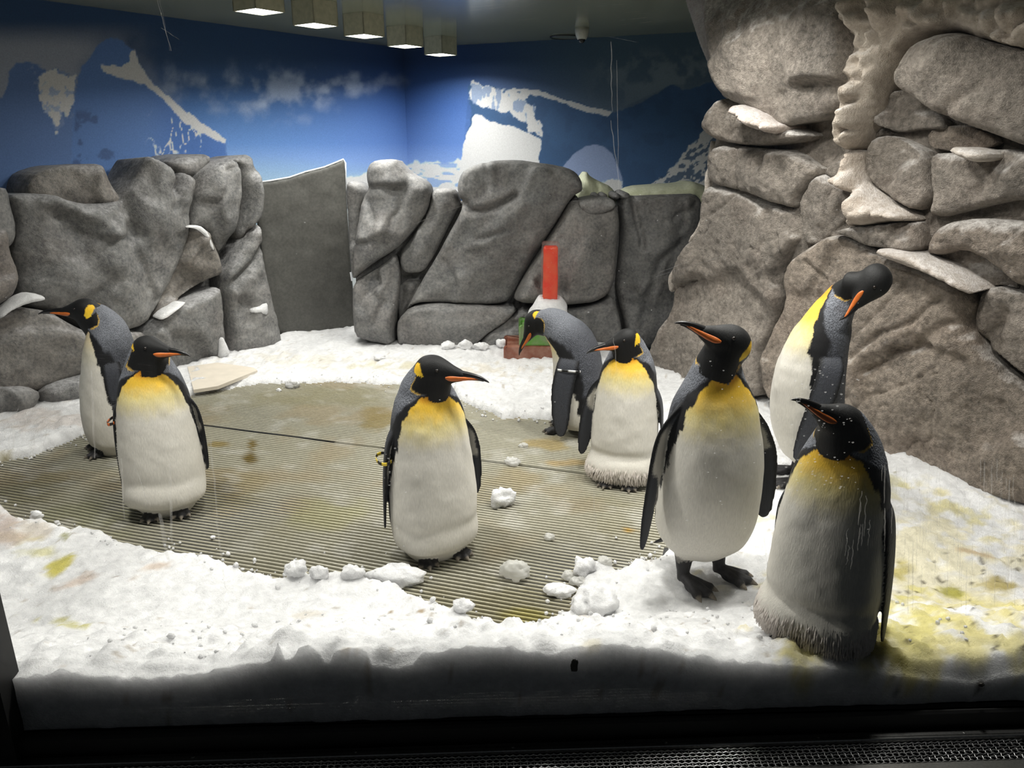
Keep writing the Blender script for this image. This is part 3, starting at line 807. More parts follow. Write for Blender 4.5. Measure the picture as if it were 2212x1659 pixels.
RB([(1335, 432), (1350, 424), (1400, 421), (1460, 419), (1500, 418), (1516, 434), (1512, 480), (1505, 560), (1478, 640), (1455, 720), (1440, 750), (1350, 750), (1345, 690), (1328, 625), (1334, 560), (1340, 500)],
   off=-0.16, bulge=0.18, R=0.07, seed=28, noise=0.09, creases=[([(1365, 425), (1370, 470), (1385, 530)], 0.06, 0.02), ([(1470, 520), (1420, 560), (1395, 640), (1380, 700)], 0.05, 0.04), ([(1500, 440), (1450, 470)], 0.03, 0.02)])
RB([(860, 690), (885, 664), (930, 656), (1010, 657), (1080, 664), (1120, 664), (1100, 690), (1060, 715), (1020, 748), (860, 748), (857, 715)], off=0.02, bulge=0.12, R=0.05, seed=29, noise=0.04)
RB([(1046, 722), (1090, 692), (1135, 664), (1190, 662), (1250, 662), (1300, 650), (1326, 640), (1340, 690), (1348, 750), (1030, 752)], off=0.0, bulge=0.15, R=0.05, seed=30, noise=0.05, creases=[([(1040, 740), (1100, 700), (1150, 670)], 0.03, 0.02)])
for k, (x, y, r) in enumerate(((1288, 425, 9), (1305, 424, 8), (1330, 424, 10), (1350, 424, 12), (1240, 428, 9))):
    a = np.linspace(0, 2 * math.pi, 8)[:-1]
    RB([(x + r * math.cos(t), y + r * 0.8 * math.sin(t)) for t in a], off=-0.12, bulge=0.05, R=0.04, seed=70 + k, step=0.012)

# cream moulded snow behind the rocks
PC2 = WallPlane(G(1240, 742, 0)[:2] + np.array([0, 0.35]), G(1540, 742, 0)[:2] + np.array([0, 0.35]))
cr = empty('moulded_snowbank', (0.7, 6.3, 0), 'pale cream moulded snow ridge on top of the rocks before the mural', 'snowbank')
def CR(poly, **k): return rock(cr, PC2, poly, mat=M_CREAM, noise=0.05, R=0.06, thick=0.3, name='ridge', **k)
CR([(1238, 445), (1246, 405), (1254, 384), (1266, 369), (1276, 382), (1300, 394), (1318, 402), (1336, 424), (1340, 445)], off=0.0, bulge=0.14, seed=80, creases=[([(1270, 375), (1285, 400), (1290, 430)], 0.03, 0.02)])
CR([(1330, 445), (1334, 420), (1360, 405), (1410, 401), (1470, 398), (1492, 391), (1508, 396), (1530, 404), (1545, 412), (1545, 470), (1512, 480), (1510, 440), (1495, 440)], off=-0.06, bulge=0.12, seed=81)
CR([(1500, 410), (1535, 412), (1540, 470), (1522, 500), (1508, 496), (1512, 460)], off=0.05, bulge=0.08, seed=82)

# ------------------------------------------------------------------ the cliff on the right
c0 = G(1420, 800, 0.05)[:2]; c1 = G(2212, 1062, 0.12)[:2]
PK = WallPlane(c0, c1)
ck = empty('rock_cliff', (*((c0 + c1) / 2), 0), 'tall brown grey rock cliff with ice in its crevices rising beside the preening penguin', 'cliff')
def KR(poly, **k):
    k.setdefault('noise', 0.035); k['facet'] = k.get('facet', 0.16); k.setdefault('step', 0.010); k['R'] = k.get('R', 0.06) * 0.45; k['bulge'] = k['bulge'] * 0.5; k['noise'] = min(k['noise'], 0.05)
    return rock(ck, PK, poly, mat=M_ROCKC, **k)
rock(ck, PK, [(1545, -60), (1560, 120), (1580, 230), (1545, 300), (1545, 500), (1490, 580), (1480, 700), (1440, 800), (1650, 850), (1840, 940), (2000, 1015), (2330, 1100), (2330, -60)], off=-0.10, bulge=0.05, R=0.05, mat=M_ROCKC, seed=100, noise=0.05, thick=0.3, step=0.03, name='rock_backing')
KR([(1532, -60), (1530, 20), (1532, 60), (1546, 120), (1556, 170), (1566, 205), (1590, 222), (1640, 240), (1672, 262), (1700, 274), (1730, 266), (1775, 258), (1818, 236), (1846, 208), (1856, 160), (1864, 100), (1862, 40), (1852, -60)],
   off=0.05, bulge=0.30, R=0.16, seed=101, noise=0.06, frost_top=0.75, frost=-0.1, thick=0.5)
KR([(1572, 210), (1600, 220), (1640, 238), (1690, 268), (1722, 276), (1765, 292), (1740, 306), (1700, 312), (1650, 316), (1600, 312), (1552, 303), (1528, 288), (1528, 268), (1548, 242)], off=-0.02, bulge=0.20, R=0.07, seed=102, frost=0.35, noise=0.09)
KR([(1537, 335), (1560, 313), (1600, 316), (1680, 322), (1724, 325), (1760, 350), (1782, 368), (1760, 395), (1735, 425), (1728, 452), (1690, 440), (1650, 425), (1610, 414), (1560, 400), (1542, 392)],
   off=-0.04, bulge=0.18, R=0.07, seed=103, creases=[([(1602, 318), (1610, 360), (1605, 410)], 0.03, 0.012), ([(1650, 330), (1640, 370)], 0.02, 0.01)])
KR([(1541, 398), (1575, 404), (1612, 418), (1690, 444), (1728, 458), (1742, 480), (1748, 512), (1730, 530), (1712, 560), (1694, 600), (1702, 650), (1668, 720), (1650, 770), (1662, 850), (1620, 860), (1560, 845), (1405, 812), (1425, 750), (1448, 690), (1458, 650), (1455, 615), (1462, 582), (1480, 555), (1512, 520), (1530, 480), (1533, 440)],
   off=-0.05, bulge=0.22, R=0.09, seed=104, creases=[([(1705, 445), (1700, 500), (1712, 545), (1690, 610)], 0.03, 0.014), ([(1560, 460), (1590, 440), (1605, 420)], 0.025, 0.012), ([(1455, 625), (1480, 610), (1510, 605)], 0.03, 0.012), ([(1690, 600), (1725, 560), (1740, 540)], 0.05, 0.03)])
KR([(1736, 448), (1745, 420), (1772, 378), (1792, 376), (1810, 392), (1840, 408), (1866, 420), (1866, 438), (1850, 468), (1820, 492), (1785, 528), (1756, 530), (1744, 500)], off=-0.05, bulge=0.12, R=0.05, seed=105, frost=0.15)
KR([(1722, 322), (1760, 298), (1800, 262), (1838, 242), (1854, 258), (1846, 290), (1832, 335), (1812, 360), (1788, 370), (1764, 348)], off=-0.10, bulge=0.10, R=0.05, seed=106)
KR([(1952, 160), (1966, 125), (1986, 92), (2038, 72), (2092, 72), (2150, 95), (2240, 110), (2330, 130), (2330, 330), (2230, 320), (2140, 286), (2085, 266), (2022, 240), (1990, 214), (1956, 192)],
   off=0.05, bulge=0.26, R=0.12, seed=107, frost=-0.15, creases=[([(2092, 72), (2060, 130), (2030, 170)], -0.03, 0.04), ([(2050, 262), (2090, 220), (2140, 190)], 0.03, 0.02)])
KR([(1928, 198), (1956, 194), (1992, 217), (2024, 243), (2046, 262), (2052, 282), (1992, 278), (1942, 288), (1906, 272), (1902, 250)], off=-0.04, bulge=0.12, R=0.05, seed=108)
KR([(2050, 272), (2085, 270), (2140, 292), (2156, 312), (2096, 332), (2052, 326), (2010, 320), (2002, 286)], off=-0.04, bulge=0.12, R=0.05, seed=109, tint=(0.95, 0.9, 0.85))
KR([(1876, 320), (1890, 298), (1922, 292), (1965, 310), (2010, 332), (2016, 390), (2024, 420), (2004, 448), (1985, 456), (1930, 428), (1884, 396), (1868, 355)], off=0.0, bulge=0.15, R=0.06, seed=110, frost=0.05)
KR([(2018, 332), (2060, 330), (2110, 336), (2160, 320), (2240, 330), (2330, 345), (2330, 450), (2212, 430), (2160, 440), (2100, 455), (2040, 470), (2016, 462), (2026, 425), (2018, 380)], off=-0.02, bulge=0.16, R=0.06, seed=111, frost=0.12)
KR([(1802, 502), (1840, 490), (1880, 486), (1970, 476), (1998, 482), (2000, 545), (1945, 540), (1882, 532), (1848, 512)], off=0.02, bulge=0.14, R=0.04, seed=112, frost=0.1)
KR([(2006, 548), (2014, 518), (2042, 482), (2120, 470), (2200, 478), (2330, 490), (2330, 640), (2212, 624), (2152, 566), (2090, 536), (2036, 552)], off=0.0, bulge=0.2, R=0.09, seed=113, frost=0.2, tint=(1.05, 1.0, 0.96))
KR([(1756, 534), (1800, 506), (1848, 514), (1890, 535), (1960, 562), (2058, 602), (2112, 642), (2106, 700), (2128, 755), (2180, 810), (2330, 900), (2330, 1115), (2212, 1080), (2130, 1055), (2000, 1022), (1900, 975), (1838, 940), (1700, 870), (1658, 858), (1652, 770), (1670, 720), (1704, 652), (1696, 602), (1714, 562)],
   off=0.0, bulge=0.20, R=0.10, seed=114, noise=0.03, facet=0.09, tint=(1.08, 1.03, 0.98),
   creases=[([(1850, 780), (1920, 720), (1990, 690), (2060, 640)], 0.03, 0.014), ([(1840, 790), (1850, 740), (1900, 690), (1980, 610)], 0.02, 0.010), ([(1890, 800), (1930, 780), (1960, 750), (2020, 745)], 0.05, 0.018), ([(1990, 740), (2060, 700), (2110, 690)], 0.03, 0.02), ([(1830, 900), (1900, 850), (1960, 830), (2040, 800)], 0.014, 0.008), ([(1850, 850), (1910, 800), (1940, 790)], 0.014, 0.008), ([(1900, 640), (1960, 600), (2010, 600)], 0.014, 0.007), ([(2090, 640), (2104, 690), (2100, 720)], 0.06, 0.02), ([(1760, 560), (1800, 600), (1780, 640)], 0.02, 0.012)])
KR([(2116, 640), (2150, 615), (2212, 632), (2330, 650), (2330, 880), (2212, 808), (2170, 770), (2130, 745), (2110, 702)], off=-0.02, bulge=0.16, R=0.07, seed=115, creases=[([(2130, 740), (2170, 700), (2180, 680)], 0.06, 0.03)])
for k, q in enumerate(([(2000, 545), (2040, 552), (2090, 540), (2150, 570), (2210, 625), (2150, 612), (2116, 640), (2060, 602), (1960, 560)],)):
    KR(q, off=-0.05, bulge=0.08, R=0.05, seed=120 + k, frost=0.55)
for k, (q, t) in enumerate((([(1905, 270), (1940, 290), (1895, 298), (1880, 312)], 0.8), ([(1786, 372), (1830, 340), (1845, 370), (1815, 392)], 0.85), ([(2020, 468), (2100, 456), (2212, 432), (2330, 452), (2330, 490), (2120, 470), (2042, 480), (2012, 515), (2000, 482), (1990, 460)], 1.0),
                            ([(1735, 455), (1756, 532), (1714, 558), (1745, 515)], 0.9))):
    KR(q, off=-0.08, bulge=0.08, R=0.03, seed=130 + k)
# ice filling the crevices
def KI(poly, **k):
    k['lump'] = k.get('lump', 0.05) * 1.5
    return rock(ck, PK, poly, mat=M_ICEC, noise=0.06, R=0.05, step=0.011, thick=0.25, name='ice_fill', **k)
KI([(1856, -60), (1862, 40), (1866, 100), (1858, 170), (1850, 215), (1846, 262), (1838, 300), (1845, 330), (1874, 318), (1905, 262), (1926, 200), (1952, 150), (1985, 92), (2040, 70), (2094, 70), (2150, 92), (2330, 128), (2330, -60)], off=-0.04, bulge=0.16, seed=140, fn=None, tint=(1.0, 0.97, 0.92))
KI([(1812, 392), (1838, 345), (1850, 320), (1872, 330), (1868, 360), (1884, 398), (1930, 430), (1988, 458), (2000, 478), (1960, 478), (1880, 488), (1838, 490), (1866, 440), (1866, 420), (1840, 408)], off=-0.02, bulge=0.13, seed=141, tint=(1.0, 0.96, 0.92))
KI([(2052, 322), (2070, 316), (2136, 330), (2138, 345), (2110, 352), (2066, 336)], off=0.12, bulge=0.05, seed=142, lump=0.01)
KI([(1590, 222), (1640, 240), (1668, 262), (1690, 272), (1680, 290), (1650, 285), (1620, 262), (1596, 250)], off=0.12, bulge=0.06, seed=143, tint=(0.92, 0.88, 0.88))
KI([(1533, 300), (1548, 318), (1540, 345), (1545, 400), (1536, 480), (1518, 520), (1490, 552), (1466, 590), (1452, 640), (1448, 600), (1468, 560), (1500, 522), (1524, 480), (1528, 400)], off=-0.08, bulge=0.04, seed=144, lump=0.01)
KI([(1905, 535), (1960, 545), (2040, 585), (2108, 632), (2090, 636), (2010, 592), (1950, 572), (1890, 545)], off=0.14, bulge=0.03, seed=145, lump=0.02, tint=(0.95, 0.92, 0.9))
# pale curved edge panel behind the top of the cliff
mbp = empty('edge_panel', (1.4, 5.6, 1.6), 'smooth pale grey curved panel edge behind the overhanging boulder', 'panel')
rock(mbp, PK, [(1478, -60), (1484, 0), (1492, 30), (1510, 85), (1532, 140), (1556, 190), (1566, 215), (1600, 215), (1600, -60)], off=-0.25, bulge=0.05, R=0.06, mat=M_ICEC, seed=150, noise=0.01, thick=0.2, tint=(0.62, 0.64, 0.68), name='panel_face')

# ------------------------------------------------------------------ snow floor
mat_px = np.array([(-60, 1010), (60, 988), (130, 962), (185, 938), (260, 925), (330, 880), (430, 852), (560, 832), (700, 826), (860, 832), (960, 850), (1010, 880), (1080, 908), (1170, 905), (1230, 920), (1330, 960), (1420, 1030), (1455, 1100), (1440, 1160), (1400, 1205), (1340, 1228), (1280, 1215), (1240, 1260), (1222, 1300), (1205, 1335), (1150, 1352), (1112, 1392), (1060, 1385), (1010, 1335), (930, 1302), (840, 1262), (740, 1235), (640, 1240), (590, 1252), (520, 1222), (430, 1197), (345, 1192), (250, 1165), (100, 1130), (0, 1090), (-60, 1085)], float)
mat_xy = G(mat_px[:, 0], mat_px[:, 1], 0.012)[:, :2]
gl_px = [(-60, 1470), (60, 1462), (110, 1458), (130, 1446), (180, 1464), (330, 1466), (420, 1456), (500, 1442), (560, 1432), (586, 1426), (600, 1384), (608, 1428), (634, 1430), (640, 1402), (670, 1394), (690, 1416), (708, 1440), (720, 1412), (752, 1404), (790, 1408), (802, 1436), (850, 1446), (890, 1436), (912, 1410), (960, 1406), (1010, 1396), (1100, 1398), (1190, 1416), (1240, 1400), (1300, 1392), (1420, 1402), (1470, 1415), (1560, 1425), (1690, 1440), (1850, 1450), (2000, 1466), (2100, 1480), (2212, 1456), (2300, 1450)]
gl_w = np.array([on_glass(a_, b_, 0.0) for a_, b_ in gl_px])
gl_x = np.concatenate([[-5.0], gl_w[:, 0], [5.0]]); gl_z = np.concatenate([gl_w[:1, 2], gl_w[:, 2], gl_w[-1:, 2]])
_xs = np.linspace(-5, 5, 2001); _zs = np.interp(_xs, gl_x, gl_z)
_zc = np.convolve(np.pad(_zs, 20, mode='edge'), np.ones(41) / 41, 'valid')
def snow_h(x, y):
    x = np.asarray(x, float); y = np.asarray(y, float); shp = x.shape
    x = x.ravel(); y = y.ravel()
    P = np.stack([x, y], -1); p3 = np.stack([x, y, x * 0], -1)
    sd, _ = poly_sd(P, mat_xy)
    e = sd + 0.035 * fbm(p3 * 6, 3, 200) + 0.012 * fbm(p3 * 30, 2, 201)
    g = y - glass_y(x)
    hs = 0.042 + 0.016 * fbm(p3 * 2.2, 3, 202) + 0.015 * np.abs(fbm(p3 * 12, 4, 203)) + 0.005 * fbm(p3 * 45, 2, 204)
    top = np.interp(x, _xs, _zc) - 0.05; fine_ = np.interp(x, _xs, _zs - _zc)
    rampf = sst(0.60, 0.0, g)
    hs = hs + top * rampf * sst(-0.01, 0.24, sd)
    hs = hs + 0.022 * np.abs(fbm(p3 * 17, 4, 208)) * sst(0.7, 0.2, g) * sst(0.02, 0.1, g)
    hs = hs + 0.055 * sst(0.55, 1.25, x) + 0.03 * sst(-1.8, -2.8, x)
    hs = lerp(hs, top + 0.05 + fine_ + 0.006 * fbm(np.stack([x * 45, x * 0, x * 0], -1), 3, 207), sst(0.035, 0.0, g))
    h = lerp(-0.03, hs, sst(-0.006, 0.045, e))
    return h.reshape(shp)
def ground_h(x, y):
    return float(max(snow_h(np.array([x]), np.array([y]))[0], 0.012))
def GT(px, py):
    z = 0.05
    for _ in range(12):
        p = G(px, py, z); z = 0.5 * z + 0.5 * ground_h(p[0], p[1])
    return np.array([p[0], p[1], ground_h(p[0], p[1])])

xs = np.linspace(-4.6, 4.5, 620)
xs = np.sign(xs) * (np.abs(xs) ** 1.18) * (4.55 / 4.55 ** 1.18)
rows = [0.0]
d = 0.0065
while rows[-1] < 6.0:
    rows.append(rows[-1] + d); d *= 1.0078
gs = np.array(rows)
X, GG = np.meshgrid(xs, gs)
Y = GG + glass_y(X)
Z = snow_h(X, Y)
V = np.stack([X, Y, Z], -1).reshape(-1, 3)
nr, nc = X.shape
i = np.arange(nr - 1)[:, None] * nc + np.arange(nc - 1)[None]
Fc = np.stack([i, i + 1, i + nc + 1, i + nc], -1).reshape(-1, 4)
# face pressed against the glass, down to the rail
nl = 10
front = []
for k in range(1, nl + 1):
    zz = V[:nc, 2] + (-0.05 - V[:nc, 2]) * k / nl
    yy = V[:nc, 1] + 0.004 * fbm(np.stack([V[:nc, 0] * 20, zz * 20, zz * 0], -1), 3, 210)
    front.append(np.stack([V[:nc, 0], yy, zz], -1))
base = len(V)
V = np.concatenate([V] + front)
ff = []
for k in range(nl):
    a = np.arange(nc - 1) + (base + (k - 1) * nc if k else 0); b = np.arange(nc - 1) + base + k * nc
    ff.append(np.stack([b, b + 1, a + 1, a], -1))
Fc = np.concatenate([Fc] + ff)
# stains: droppings and meltwater with a place of their own
px, py = proj(V)
col = np.ones((len(V), 3))
p3 = V * np.array([1, 1, 0.3])
nA = fbm(p3 * 5, 4, 220); nB = fbm(p3 * 16, 3, 221); nC = fbm(p3 * 38, 2, 222)
def stain(cx, cy, rx, ry, c, w=0.8, n=0.5, rot=0.0):
    global col
    ca, sa = math.cos(rot), math.sin(rot)
    u = ((px - cx) * ca + (py - cy) * sa) / rx; v = (-(px - cx) * sa + (py - cy) * ca) / ry
    d2 = np.sqrt(u * u + v * v) + n * nB + 0.3 * nA
    col = mixc(col, lin(c), w * sst(1.0, 0.35, d2))
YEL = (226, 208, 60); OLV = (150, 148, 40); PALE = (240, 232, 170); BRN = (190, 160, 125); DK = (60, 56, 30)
stain(130, 1222, 45, 16, (222, 208, 40), 0.85, 0.5, -0.4); stain(95, 1190, 60, 25, (214, 206, 110), 0.6); stain(140, 1160, 14, 18, OLV, 0.85); stain(150, 1345, 40, 14, (208, 200, 80), 0.75, 0.7); stain(60, 1335, 30, 10, (205, 196, 90), 0.6, 0.7); stain(170, 1255, 60, 14, (214, 180, 150), 0.55, 0.6, -0.3); stain(10, 1140, 40, 45, (200, 165, 140), 0.55); stain(340, 1225, 60, 14, (205, 175, 145), 0.6, 0.6, -0.3); stain(60, 1150, 60, 25, (220, 200, 170), 0.5); stain(250, 1245, 14, 5, (110, 85, 50), 0.8)
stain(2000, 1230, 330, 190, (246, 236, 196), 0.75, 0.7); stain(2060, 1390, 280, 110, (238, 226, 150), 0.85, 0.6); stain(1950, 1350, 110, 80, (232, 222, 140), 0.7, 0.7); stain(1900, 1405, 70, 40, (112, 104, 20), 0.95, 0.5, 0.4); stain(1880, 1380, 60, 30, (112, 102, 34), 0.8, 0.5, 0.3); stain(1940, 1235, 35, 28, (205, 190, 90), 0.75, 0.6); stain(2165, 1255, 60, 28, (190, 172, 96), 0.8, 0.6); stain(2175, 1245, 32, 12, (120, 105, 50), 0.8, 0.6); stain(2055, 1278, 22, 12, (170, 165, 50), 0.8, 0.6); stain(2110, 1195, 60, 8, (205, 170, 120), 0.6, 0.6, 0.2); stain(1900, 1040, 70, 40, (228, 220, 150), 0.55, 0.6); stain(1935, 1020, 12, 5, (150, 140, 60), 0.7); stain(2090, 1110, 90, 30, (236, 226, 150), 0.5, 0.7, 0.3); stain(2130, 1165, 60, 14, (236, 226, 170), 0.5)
stain(1000, 800, 180, 16, (236, 226, 205), 0.6, 0.8); stain(700, 780, 200, 16, (236, 228, 205), 0.45, 0.9); stain(830, 790, 120, 10, (236, 230, 195), 0.5, 0.9); stain(100, 905, 130, 20, (226, 214, 205), 0.6, 0.8); stain(15, 1005, 22, 30, (150, 135, 60), 0.75, 0.6); stain(230, 955, 45, 8, (222, 200, 130), 0.6, 0.7)
stain(1260, 1332, 25, 10, (235, 215, 180), 0.5); stain(1280, 1390, 30, 14, (240, 228, 190), 0.5); stain(650, 1330, 60, 8, (225, 210, 180), 0.4, 0.8); stain(910, 1320, 10, 6, (150, 120, 60), 0.8); stain(845, 1322, 6, 4, (150, 120, 60), 0.8)
speck_ = sst(0.78, 0.92, nC) * sst(1850, 1980, px) * sst(1120, 1240, py)
col = mixc(col, lin((70, 60, 30)), 0.8 * speck_)
col = mixc(col, lin((170, 150, 120)), 0.5 * sst(0.85, 1.0, nC) * (px < 1850))
# keep the snow inside the walls
def inside_room(P):
    nl_ = np.array([LDIR[1], -LDIR[0]]); nb_ = np.array([BDIR[1], -BDIR[0]])
    if nl_ @ (np.array([0, 3.0]) - LA) < 0: nl_ = -nl_
    if nb_ @ (np.array([0, 3.0]) - CORNER) < 0: nb_ = -nb_
    return ((P[:, :2] - LA) @ nl_ > 0.05) & ((P[:, :2] - CORNER) @ nb_ > 0.05)
okv = inside_room(V)
def behind(pl, d): return ((V - pl.o) @ pl.n) < -d
okv &= ~(behind(PL, 0.10) & (V[:, 0] < base_l1[0]))
okv &= ~(behind(PB, 0.12) & (V[:, 0] > -0.92) & (V[:, 0] < 1.3))
okv &= ~(behind(PK, 0.16) & (V[:, 0] > c0[0]))
Fc = Fc[okv[Fc].all(1)]
used = np.unique(Fc); rm = -np.ones(len(V), int); rm[used] = np.arange(len(used))
V = V[used]; col = col[used]; Fc = rm[Fc]
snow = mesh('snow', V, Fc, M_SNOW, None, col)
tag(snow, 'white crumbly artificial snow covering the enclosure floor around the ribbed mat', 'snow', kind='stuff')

# ------------------------------------------------------------------ ribbed mats
MA = math.radians(-17.0)
md = np.array([math.cos(MA), math.sin(MA)]); mn = np.array([-md[1], md[0]])
seam_p = 0.5 * (G(440, 912, 0.01)[:2] + G(860, 978, 0.01)[:2])
cc = mat_xy @ np.stack([md, mn], 1)
lo, hi = cc.min(0) - 0.06, cc.max(0) + 0.06
seam_v = seam_p @ mn
def mat_obj(v0, v1, label, seed, z0, tone):
    n = int((v1 - v0) / 0.0225)
    root = empty('ribbed_mat', (*(md * (lo[0] + hi[0]) / 2 + mn * (v0 + v1) / 2), 0), label, 'mat')
    uu = np.linspace(lo[0], hi[0], 110)
    V = []; Fc = []; b = 0
    prof = [(-0.0048, -0.006), (-0.0042, 0.0064), (-0.0024, 0.009), (0.0024, 0.009), (0.0042, 0.0064), (0.0048, -0.006)]
    for k in range(n):
        vv = v0 + (k + 0.5) * (v1 - v0) / n
        wav = 0.010 * fbm(np.stack([uu * 1.3, np.full_like(uu, vv * 1.3), uu * 0], -1), 2, 230)
        zz = z0 + 0.004 * fbm(np.stack([uu * 2, np.full_like(uu, vv * 2), uu * 0 + 4], -1), 2, 231)
        c = md[None] * uu[:, None] + mn[None] * (vv + wav)[:, None]
        # keep only the stretch near the open area
        sd, _ = poly_sd(c, mat_xy)
        ok = sd < 0.05
        if ok.sum() < 3: continue
        i0, i1 = np.nonzero(ok)[0][[0, -1]]
        c = c[i0:i1 + 1]; zz = zz[i0:i1 + 1]; m = len(c); b = len(V)
        for j in range(m):
            for (o_, h_) in prof:
                q = c[j] + mn * o_
                V.append((q[0], q[1], zz[j] + h_))
        for j in range(m - 1):
            for q in range(5):
                Fc.append((b + j * 6 + q, b + j * 6 + q + 1, b + (j + 1) * 6 + q + 1, b + (j + 1) * 6 + q))
    V = np.array(V); Fc = np.array(Fc)[:, ::-1]
    p3 = V * np.array([1, 1, 0.0])
    a1 = fbm(p3 * 2.2, 4, 240); a2 = fbm(p3 * 9, 3, 241); a3 = fbm(p3 * np.array([30, 60, 1]), 2, 242)
    col = np.tile(lin(tone), (len(V), 1))
    col = mixc(col, lin((150, 142, 104)), 0.5 * sst(0.0, 0.8, a1))
    col = mixc(col, lin((172, 150, 112)), 0.35 * sst(0.2, 0.8, fbm(p3 * 3.3 + 7, 3, 243)))
    col = mixc(col, lin((214, 212, 204)), 0.35 * sst(0.35, 0.9, a2))
    qx, qy = proj(V)
    for cx, cy, rx, ry, c3, w in ((820, 905, 60, 26, (150, 130, 70), 0.7), (540, 985, 20, 24, (112, 92, 30), 0.9), (545, 965, 8, 20, (120, 100, 40), 0.9), (470, 960, 25, 8, (150, 128, 60), 0.7), (1180, 960, 80, 16, (176, 150, 80), 0.6), (1220, 1000, 70, 10, (190, 160, 100), 0.6),
                                  (1360, 1145, 18, 6, (180, 140, 30), 0.9), (700, 1110, 90, 40, (172, 168, 120), 0.5), (1140, 1330, 70, 26, (170, 160, 80), 0.7), (200, 1120, 120, 40, (160, 160, 120), 0.4), (1080, 1050, 120, 40, (170, 155, 115), 0.4)):
        dd = np.hypot((qx - cx) / rx, (qy - cy) / ry) + 0.4 * a2
        col = mixc(col, lin(c3), w * sst(1.0, 0.4, dd))
    o = mesh('rib', V, Fc, M_MAT, root, col, smooth=False)
    tag(o, kind='stuff')
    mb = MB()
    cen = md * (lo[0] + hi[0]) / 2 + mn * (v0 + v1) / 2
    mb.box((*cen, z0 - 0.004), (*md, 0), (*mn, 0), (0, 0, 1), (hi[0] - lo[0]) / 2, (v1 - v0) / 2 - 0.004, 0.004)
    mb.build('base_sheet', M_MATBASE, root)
    return root
mat_obj(lo[1], seam_v - 0.008, 'cream ribbed rubber mat under the lone penguin looking sideways, in front of the seam', 1, 0.002, (172, 168, 150))
mat_obj(seam_v + 0.006, hi[1], 'ribbed rubber mat behind the dark seam, with snow along its far edge', 2, 0.005, (172, 168, 150))

# ------------------------------------------------------------------ loose snow and ice lumps
M_CLEAR = m_ice('clear_ice_lump', (0.78, 0.78, 0.74), (0.86, 0.86, 0.84), 0.75, 0.5)
def lump(px, py, wpx, hpx, label, seed, mat=None, cat='snow lump', flat=1.0, name='snow_lump', group=None):
    p = GT(px, py + hpx * 0.35)
    dep = p[1] * cp + (CAMZ - p[2]) * sp
    rx = wpx / F_ * dep / 2; rz = hpx / F_ * dep / 2
    n1, n2 = 20, 28
    th = np.linspace(0, math.pi, n1); ph = np.linspace(0, 2 * math.pi, n2, endpoint=False)
    T, Ph = np.meshgrid(th, ph, indexing='ij')
    d = np.stack([np.sin(T) * np.cos(Ph), np.sin(T) * np.sin(Ph), np.cos(T)], -1).reshape(-1, 3)
    r = 1 + 0.28 * fbm(d * 1.7 + seed, 3, seed) + 0.09 * fbm(d * 6, 2, seed + 1)
    V = d * r[:, None] * np.array([rx, rx * 0.8 * flat, rz])
    V[:, 2] = np.maximum(V[:, 2], -rz * 0.75)
    V = V + p + np.array([0, 0, rz * 0.62])
    i = np.arange(n1 - 1)[:, None] * n2; j = np.arange(n2)[None]; j2 = (j + 1) % n2
    Fc = np.stack([i + j, i + n2 + j, i + n2 + j2, i + j2], -1).reshape(-1, 4)
    o = mesh(name, V, Fc, mat or M_SNOW2, None, np.ones((len(V), 3)))
    return tag(o, label, cat, group)
lump(1086, 1074, 54, 42, 'round white snowball on the mat beside the lone penguin with the yellow band', 301)
lump(1114, 1229, 62, 44, 'half-clear ice ball lying on the mat before the snow bank', 302, M_CLEAR, 'ice lump', name='ice_lump')
lump(858, 1241, 112, 46, 'long flat snow slab at the feet of the lone penguin', 303, flat=0.6)
lump(1262, 1226, 52, 52, 'pointed snow chunk leaning at the mat edge near the clear pebbles', 304)
lump(1228, 1242, 30, 20, 'small clear ice pebble touching the pointed snow chunk', 305, M_CLEAR, 'ice lump', name='ice_lump')
lump(1252, 1254, 40, 18, 'clear ice flake under the pointed snow chunk', 306, M_CLEAR, 'ice lump', name='ice_lump')
lump(1208, 1272, 58, 24, 'long snow finger lying on the mat before the standing penguin', 307)
lump(1282, 1295, 100, 62, 'large snow chunk with a tan stain at the mat edge', 308)
lump(1306, 1211, 34, 18, 'clear ice chip on the mat behind the pointed snow chunk', 309, M_CLEAR, 'ice lump', name='ice_lump')
lump(1187, 1159, 22, 14, 'small clear ice pebble alone in the middle of the mat', 310, M_CLEAR, 'ice lump', name='ice_lump')
lump(1106, 996, 30, 20, 'clear ice pebble on the stained mat before the bending penguin', 311, M_CLEAR, 'ice lump', name='ice_lump')
lump(1132, 962, 20, 12, 'tiny clear ice chip on the mat close to the bending penguin', 312, M_CLEAR, 'ice lump', name='ice_lump')
lump(632, 829, 30, 22, 'white snowball at the far edge of the mat behind the seam', 313)
lump(602, 842, 10, 8, 'tiny snow crumb beside the snowball on the mat behind the seam', 314)
lump(82, 1112, 26, 24, 'pale ice lump on the dirty snow edge by the window post', 315)
lump(640, 1226, 46, 34, 'snow chunk at the mat edge, third in its row from the long flat snow slab', 316, group='snow chunks along the mat edge')
lump(690, 1236, 40, 30, 'snow chunk at the mat edge, second in its row from the long flat snow slab', 317, group='snow chunks along the mat edge')
lump(762, 1234, 50, 32, 'snow chunk at the mat edge, first in its row from the long flat snow slab', 318, group='snow chunks along the mat edge')
lump(1000, 1306, 44, 30, 'rounded snow chunk at the mat edge above the front snow bank', 319)
lump(460, 1160, 10, 7, 'tiny white crumb on the mat', 320)
lump(820, 772, 24, 14, 'small snow lump before the rocks by the door', 321)
lump(1085, 742, 26, 22, 'snow lump at the rock foot nearest the brown ice block, first in its row', 322, group='snow lumps at the rock foot')
lump(1005, 745, 30, 22, 'snow lump at the rock foot third in its row from the brown ice block', 323, group='snow lumps at the rock foot')
